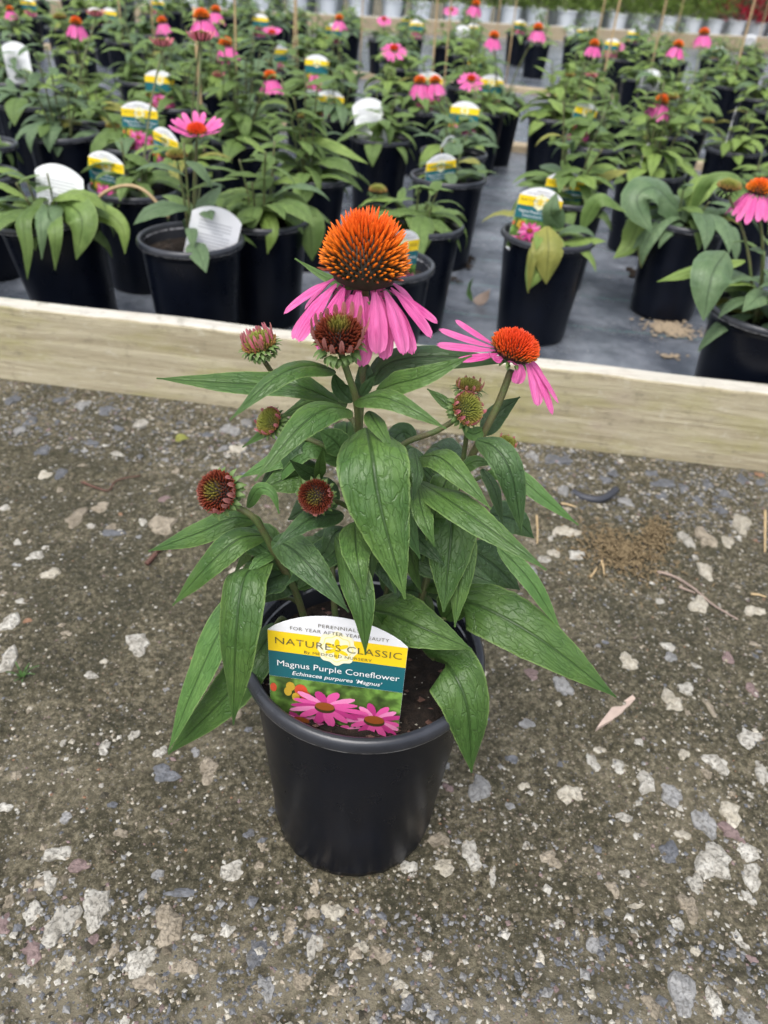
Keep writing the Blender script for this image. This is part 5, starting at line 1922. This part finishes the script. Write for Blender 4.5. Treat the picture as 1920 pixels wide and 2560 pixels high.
gz = lambda u, v, dy: (960 + u * .5787, 380 + v * .5787, dy)
extra_leaf('B5', [gz(705, 320, -.06), gz(712, 420, -.105), gz(700, 570, -.11)], 82, 'yellow_leaf')
extra_leaf('B5', [gz(700, 330, -.05), gz(640, 440, -.10), gz(622, 610, -.105)], 28, 'yellow_leaf', (-.6, -.7, .3))
extra_leaf('B5', [gz(770, 330, -.02), gz(720, 260, -.04), gz(745, 175, -.03)], 60, 'bleaf_grey', (-.4, -.8, .4))
extra_leaf('B5', [gz(850, 330, -.0), gz(930, 200, -.02), gz(1050, 260, -.02)], 44, 'bleaf', (0, -.5, .8))
extra_leaf('B6', [gz(1290, 270, .0), gz(1180, 150, -.05), gz(1090, 200, -.08), gz(1160, 350, -.1)], 110, 'bleaf_grey', (-.3, -.6, .75))
extra_leaf('B6', [gz(1180, 300, -.03), gz(1110, 300, -.04), gz(1060, 400, -.05), gz(990, 460, -.06)], 60, 'bleaf_lime', (0, -.7, .6))
extra_leaf('B6', [gz(1120, 330, -.03), gz(1125, 400, -.04), gz(1110, 500, -.05)], 30, 'yellow_leaf', (0, -.8, .5))
extra_leaf('B6', [gz(1330, 260, .0), gz(1400, 120, -.02), gz(1500, 100, -.03), gz(1590, 150, -.03)], 34, 'bleaf', (0, -.5, .8))
extra_leaf('B7', [gz(1480, 430, -.02), gz(1420, 530, -.09), gz(1380, 730, -.11)], 110, 'bleaf_grey', (-.1, -.75, .6))
extra_leaf('B7', [gz(1560, 470, -.02), gz(1380, 500, -.02), gz(1180, 560, -.03)], 40, 'bleaf_lime', (0, -.5, .8))
hz_ = lambda u, v, dy: (u * .5787, 380 + v * .5787, dy)
extra_leaf('B1', [hz_(180, 200, -.02), hz_(100, 280, -.1), hz_(110, 400, -.12), hz_(118, 550, -.12)], 44, 'bleaf', (-.1, -.8, .5))
extra_leaf('B1', [hz_(160, 220, -.02), hz_(175, 300, -.11), hz_(180, 465, -.12)], 40, 'bleaf_grey', (0, -.85, .4))
extra_leaf('B1', [hz_(210, 230, -.02), hz_(235, 330, -.12), hz_(238, 510, -.12)], 44, 'bleaf', (.1, -.85, .4))
extra_leaf('B1', [hz_(250, 200, -.02), hz_(350, 280, -.09), hz_(330, 465, -.10)], 84, 'bleaf', (.1, -.8, .5))
extra_leaf('B1', [hz_(330, 230, .0), hz_(470, 270, -.02), hz_(530, 330, -.03), hz_(540, 440, -.04)], 46, 'bleaf_lime', (.2, -.8, .5))
extra_leaf('B3', [hz_(1120, 240, -.02), hz_(1170, 330, -.09), hz_(1155, 440, -.10)], 46, 'bleaf_lime', (0, -.85, .4))
extra_leaf('B3', [hz_(1230, 290, .0), hz_(1330, 300, -.02), hz_(1350, 470, -.03)], 80, 'bleaf', (.1, -.8, .5))
extra_leaf('B9', [hz_(1300, -60, .0), hz_(1420, -40, -.02), hz_(1590, 50, -.04)], 30, 'bleaf_lime', (0, -.6, .75))
Q = [on_y(u * .5787, 380 + v * .5787, 1.52) for u, v in [(350, 270), (400, 220), (470, 165), (560, 145), (640, 180), (730, 285)]]
e, pos, near = BP['B2']
inv = (Matrix.Translation(e.location) @ e.rotation_euler.to_matrix().to_4x4()).inverted()
C = [inv @ q for q in spline(Q, 6)]
b = C[0].copy()
V, F = tube([c - b for c in C], .0035, 6)
ob('stem', mk('stem', V, F, M['bamboo']), e, b)

# tags in the back rows: x, y of the yellow band, width px, yaw deg, side lean deg, detail, back to camera, label
TG = [('B5', 1323, 505, 76, 8, 7, 2, 0, 'plant tag leaning left in the pot with low drooping leaves'),
      ('P2', 1413, 462, 82, 0, 3, 2, 0, 'plant tag crossed by a dark stem behind the leaning tag'),
      ('B12', 1102, 415, 58, 35, -3, 2, 0, 'plant tag standing in the sparse pot amid the rows'),
      ('B8', 237, 412, 66, -20, 3, 2, 0, 'plant tag in the short leafy pot behind the tilted pot'),
      ('B1', 150, 452, 105, 175, -6, 0, 1, 'white back of a plant tag in the tilted pot'),
      ('B2', 567, 560, 90, 200, -16, 0, 1, 'white back of a tilted plant tag with grey print in the thin plant pot'),
      ('C5', 354, 285, 78, 5, 2, 2, 0, 'plant tag standing upright left of the narrow leaning tag'),
      ('D14', 415, 352, 60, -35, 8, 2, 0, 'narrow leaning plant tag left of the flat pink flower'),
      ('D3', 826, 249, 54, 0, 1, 1, 0, None), ('C7', 803, 155, 47, 0, 1, 1, 0, None), ('C6', 371, 198, 47, 10, 2, 1, 0, None), ('B13', 1162, 278, 64, 0, 1, 1, 0, None),
      ('C14', 1229, 207, 39, 0, 1, 1, 0, None), ('D8', 1077, 172, 38, 0, 1, 1, 0, None), ('B4', 1010, 618, 60, 55, 6, 2, 0, 'plant tag half hidden by the large orange cone'),
      ('B14', 1120, 368, 30, 60, -8, 1, 0, None), ('C9', 1745, 235, 22, 70, 1, 1, 0, None), ('C9', 1817, 322, 22, 68, 2, 1, 0, None), ('C11', 1615, 385, 24, 65, 6, 1, 0, None), ('D4', 1375, 215, 30, 30, 12, 1, 0, None),
      ('x', 1455, 103, 30, 0, 1, 0, 0, None), ('x', 1558, 82, 25, 0, 1, 0, 0, None), ('x', 1797, 128, 32, 0, 1, 0, 0, None), ('x', 1041, 62, 29, 0, 1, 0, 0, None), ('x', 690, 52, 30, 0, 1, 0, 0, None), ('x', 834, 72, 28, 0, 1, 0, 0, None),
      ('x', 150, 14, 26, 0, 1, 0, 0, None), ('x', 40, 108, 28, 30, 1, 0, 0, None), ('x', 12, 72, 28, 10, 1, 0, 0, None), ('x', 330, 38, 22, 0, 1, 0, 0, None), ('x', 88, 128, 46, 180, 2, 0, 1, None), ('x', 172, 28, 24, 0, 1, 0, 0, None), ('x', 435, 12, 24, 0, 1, 0, 0, None),
      ('x', 1115, 72, 20, 180, 1, 0, 1, None), ('x', 1610, 188, 34, 175, 1, 0, 1, None), ('x', 1685, 75, 24, 180, 1, 0, 1, None), ('x', 1012, 50, 22, 0, 1, 0, 0, None), ('x', 705, 130, 26, 60, 3, 0, 0, None), ('x', 1123, 150, 26, 40, -3, 0, 0, None), ('x', 1870, 262, 40, 40, 30, 0, 0, None), ('x', 865, 268, 40, 170, 14, 0, 1, None),
      ('x', 1300, 60, 24, 0, 1, 0, 0, None), ('x', 1205, 72, 26, 10, 0, 0, 0, None), ('x', 1740, 92, 24, 180, 0, 0, 1, None), ('x', 1625, 85, 22, 180, 0, 0, 1, None), ('x', 400, 82, 26, 180, 8, 0, 1, None), ('x', 1480, 80, 24, 10, 0, 0, 0, None), ('x', 1385, 72, 30, 180, 20, 0, 1, None)]
GT = 'plant tags in the nursery rows'
for i, (key, x, y, w, yaw, lean, lev, back, lab) in enumerate(TG):
    q = on_y(x, y, BP[key][1].y - .02) if key in BP else on_z(x, y, .275)
    if q.y > 8.5 or q.y < 1.2:
        q = CAM + ray(x, y) * TAGW / w
    # it stands in that pot, or in the pot nearest to where it is seen
    pp_ = BP[key][1] if key in BP else min(BP.values(), key=lambda v: (v[1].xy - q.xy).length)[1]
    q = on_y(x, y, pp_.y - (.045 if key == 'P2' else .03 if math.cos(math.radians(yaw)) > .5 else .01))
    lim = .050 if key in ('B2', 'P2') else .030 if key == 'B5' else .042
    q.x = max(pp_.x - lim, min(pp_.x + lim, q.x))
    q.z = max(.235, min(.310, q.z))
    yw = math.radians(yaw)
    make_tag(tag_matrix(q + Vector((0, 0, .1 * TAGW)), yw, 0.0, math.radians(lean), TAGW * .92),
             lab or (('white back of a plant tag' if back else 'white, yellow and teal plant tag') + ' standing in a pot of ' + bed_name(q.x, q.y)), lev, None if lab else GT, bool(back))

# bamboo stakes: lower visible point in the photo and lean
SK = [(583, 110, .004), (745, 60, .004), (729, 78, .004), (1089, 118, .004), (1121, 124, .003), (1495, 85, .004), (1520, 128, .005), (1645, 98, .005), (1856, 135, .005), (1697, 50, .004), (905, 36, .004), (1247, 42, .004), (497, 200, .006), (300, 20, .004), (1910, 60, .004), (375, 15, .004), (1285, 60, .004)]
for i, (x, y, rad) in enumerate(SK):
    q = on_z(x, y, .36 if y < 190 else .30)
    if q.y > 9.0:
        q = on_y(x, y, 8.2 + .1 * i)
    H_ = .95 if i != 12 else .47
    p0 = Vector((q.x, q.y, .02))
    r = random.Random(i)
    lx, ly = r.uniform(-.03, .03), r.uniform(-.03, .03)
    pts = [Vector((lx * t, ly * t, H_ * t)) for t in (0, .25, .5, .75, 1)]
    V, F = tube(pts, [rad, rad * 1.0, rad * .95, rad * .9, rad * .85], 7)
    tag(ob('bamboo_stake', mk('bamboo_stake', V, F, M['bamboo']), None, p0), 'short thick bamboo stake among the leafy pots' if i == 12 else 'thin upright bamboo stake standing among the rows of potted coneflowers', 'stake', None if i == 12 else 'bamboo stakes in the rows')

# low planks between the beds
def bed_line(s):
    return mid + bnor * s


c1 = Vector((0, 3.62, 0))
board('plank', c1 - bdir * 4, c1 + bdir * 4.5, .030, .09, [M['board_far'], M['board_far']], 'low brown plank on the fabric between the first and second bed', 'plank', .004, 60, 12)
c2 = Vector((0, 5.55, 0))
board('plank', c2 - bdir * 5, c2 + bdir * 6, .030, .09, [M['board_far'], M['board_far']], 'low brown plank on the fabric between the second and third bed', 'plank', .004, 60, 14)

# far timber edging, white pots with green shrubs, red flowering shrubs
WL = on_z(905, 42, .1)
WR = on_z(1870, 92, .1)
WL.z = WR.z = 0
wdir = (WR - WL).normalized()
wnor = Vector((-wdir.y, wdir.x, 0))
board('far_edging_board', WL - wdir * 8 - wnor * .55, WL + wdir * 13 - wnor * .55, .14, .09, [M['board_far'], M['board_top']], 'pale tan timber edging in front of the white pots', 'board', -.002, 80, 21)
mb_w = []
rw = random.Random(41)


def shrub_foliage(seed, hgt, rad, n, mats, lens=(.05, .085)):
    r = random.Random(seed)
    mb = MB()
    for k in range(n):
        a, t = r.uniform(0, 6.28), r.random()
        rr = rad * (0.35 + .65 * math.sqrt(r.random())) * (1.0 - .35 * t ** 3)
        base = Vector((math.cos(a) * rr, math.sin(a) * rr, .2 + hgt * t))
        mm = leaf_matrix(base, a + r.uniform(-.8, .8), r.uniform(.1, 1.3), r.uniform(*lens), r)
        V, F, Lv = LEAFP[r.choice((0, 1, 6, 7))]
        # coarse copy of the blade
        idx = [0, 3, 6, 28, 31, 34, 49, 52, 55, 77, 80, 83, 98, 101, 104]
        V2 = [mm @ Vector(V[i]) for i in idx]
        F2 = [(i * 3 + j, i * 3 + j + 1, i * 3 + j + 4, i * 3 + j + 3) for i in range(4) for j in range(2)]
        mb.add(V2, F2, r.randrange(len(mats)), None, [Lv[i] for i in idx])
    return mb.mesh('foliage', mats)


M['red_flower'] = plain('red_flower', (0.50, 0.02, 0.06), .5, .3, .3, 40)
SHR = [shrub_foliage(500 + s, .42, .17, 400, [M['hedge'], M['bleaf_lime']]) for s in range(4)]
SHR2 = [shrub_foliage(600 + s, .42, .2, 380, [M['red_flower'], M['red_flower'], M['bleaf_grey']], (.05, .09)) for s in range(2)]
WPW, WPR, WPS = pot_meshes(28, False, (M['pot_white'], M['pot_white']))
for row in range(3):
    for i in range(-9, 26):
        p = WL + wdir * (i * .36 + .15 * row) + wnor * (.05 + row * .36) + Vector((rw.uniform(-.03, .03), rw.uniform(-.03, .03), 0))
        if (p - CAM).dot(RT) / (p - CAM).dot(FW) > .56 or (p - CAM).dot(RT) / (p - CAM).dot(FW) < -.54:
            continue
        red = (i * .36) > (WR - WL).length - .55
        e = ob('potted_shrub', None)
        e.location = (p.x, p.y, 0)
        e.rotation_euler.z = rw.uniform(0, 6)
        e.scale = (1.28, 1.28, 1.22)
        tag(e, 'red flowering shrub in a pot beyond the white pots' if red else 'light green shrub in a white pot in the far bed', 'potted plant', 'far red flowering shrubs' if red else 'far shrubs in white pots')
        pp = ob('pot', WPW, e)
        ob('rim', WPR, pp)
        ob('soil', WPS, e)
        f = ob('foliage', (SHR2[rw.randrange(2)] if red else SHR[rw.randrange(4)]), e)
        f['kind'] = 'stuff'

# spilled soil, a fallen leaf and dried debris on the fabric
M['crumb'] = plain('dark_soil_crumb', (0.022, 0.016, 0.012), .9, .2, .5, 150)
M['sawdust'] = plain('dry_spill', (0.27, 0.215, 0.15), .9, .2, .4, 150)


def spill(px, n, sx, sy, size, material, label, seed):
    c = on_z(*px, .008)
    r = random.Random(seed)
    mb = MB()
    for k in range(n):
        x, y = r.gauss(0, sx), r.gauss(0, sy)
        s = size * r.uniform(.3, 1.0)
        V = [Vector((v[0] * s * r.uniform(.7, 1.2) + x, v[1] * s * r.uniform(.7, 1.2) + y, v[2] * s * .6 + .002 + s * .2)) for v in octv]
        mb.add(V, octf)
    o = ob('spilled_soil', mb.mesh('spilled_soil', material, smooth=False), None, c)
    return tag(o, label, 'soil', kind='stuff')


g4 = lambda u, v: (960 + u * .5787, 380 + v * .5787)
spill(g4(300, 470), 110, .020, .030, .012, M['crumb'], 'dark crumbs of spilled soil on the fabric beside the curling-leaf pot', 1)
spill(g4(365, 465), 30, .006, .010, .010, M['crumb'], 'small dark soil lump on the fabric next to the larger crumbs', 2)
spill(g4(280, 555), 40, .018, .008, .008, M['crumb'], 'thin streak of dark soil on the fabric near the nearly empty pot', 3)
spill(g4(1090, 525), 60, .022, .015, .010, M['crumb'], 'dark soil and debris at the foot of the pot with arching leaves', 4)
spill(g4(1235, 765), 420, .026, .024, .006, M['sawdust'], 'tan heap of dry spilled mix on the fabric by the bushy grey pot', 5)
spill(g4(1240, 885), 60, .012, .006, .005, M['sawdust'], 'tiny tan spill on the fabric near the board', 6)
p = on_z(*g4(385, 650), .01)
V, F, L = leaf_geo([(0, 0, .004), (-.01, .004, .03), (-.006, .012, .055)], .03, (1, -.3, .4), 10, 4, r=rl)
V2, F2, L2 = leaf_geo([(0, 0, .004), (.02, .0, .012), (.035, .0, .034)], .026, (0, -.6, .6), 10, 4, r=rl)
mb = MB()
mb.add(V, F, 0, None, L)
mb.add(V2, F2, 1, None, L2)
tag(ob('fallen_leaf', mb.mesh('fallen_leaf', [M['leaf_bright'], M['twig_grey']]), None, p), 'small wilted green and brown leaf fallen on the black fabric', 'leaf')
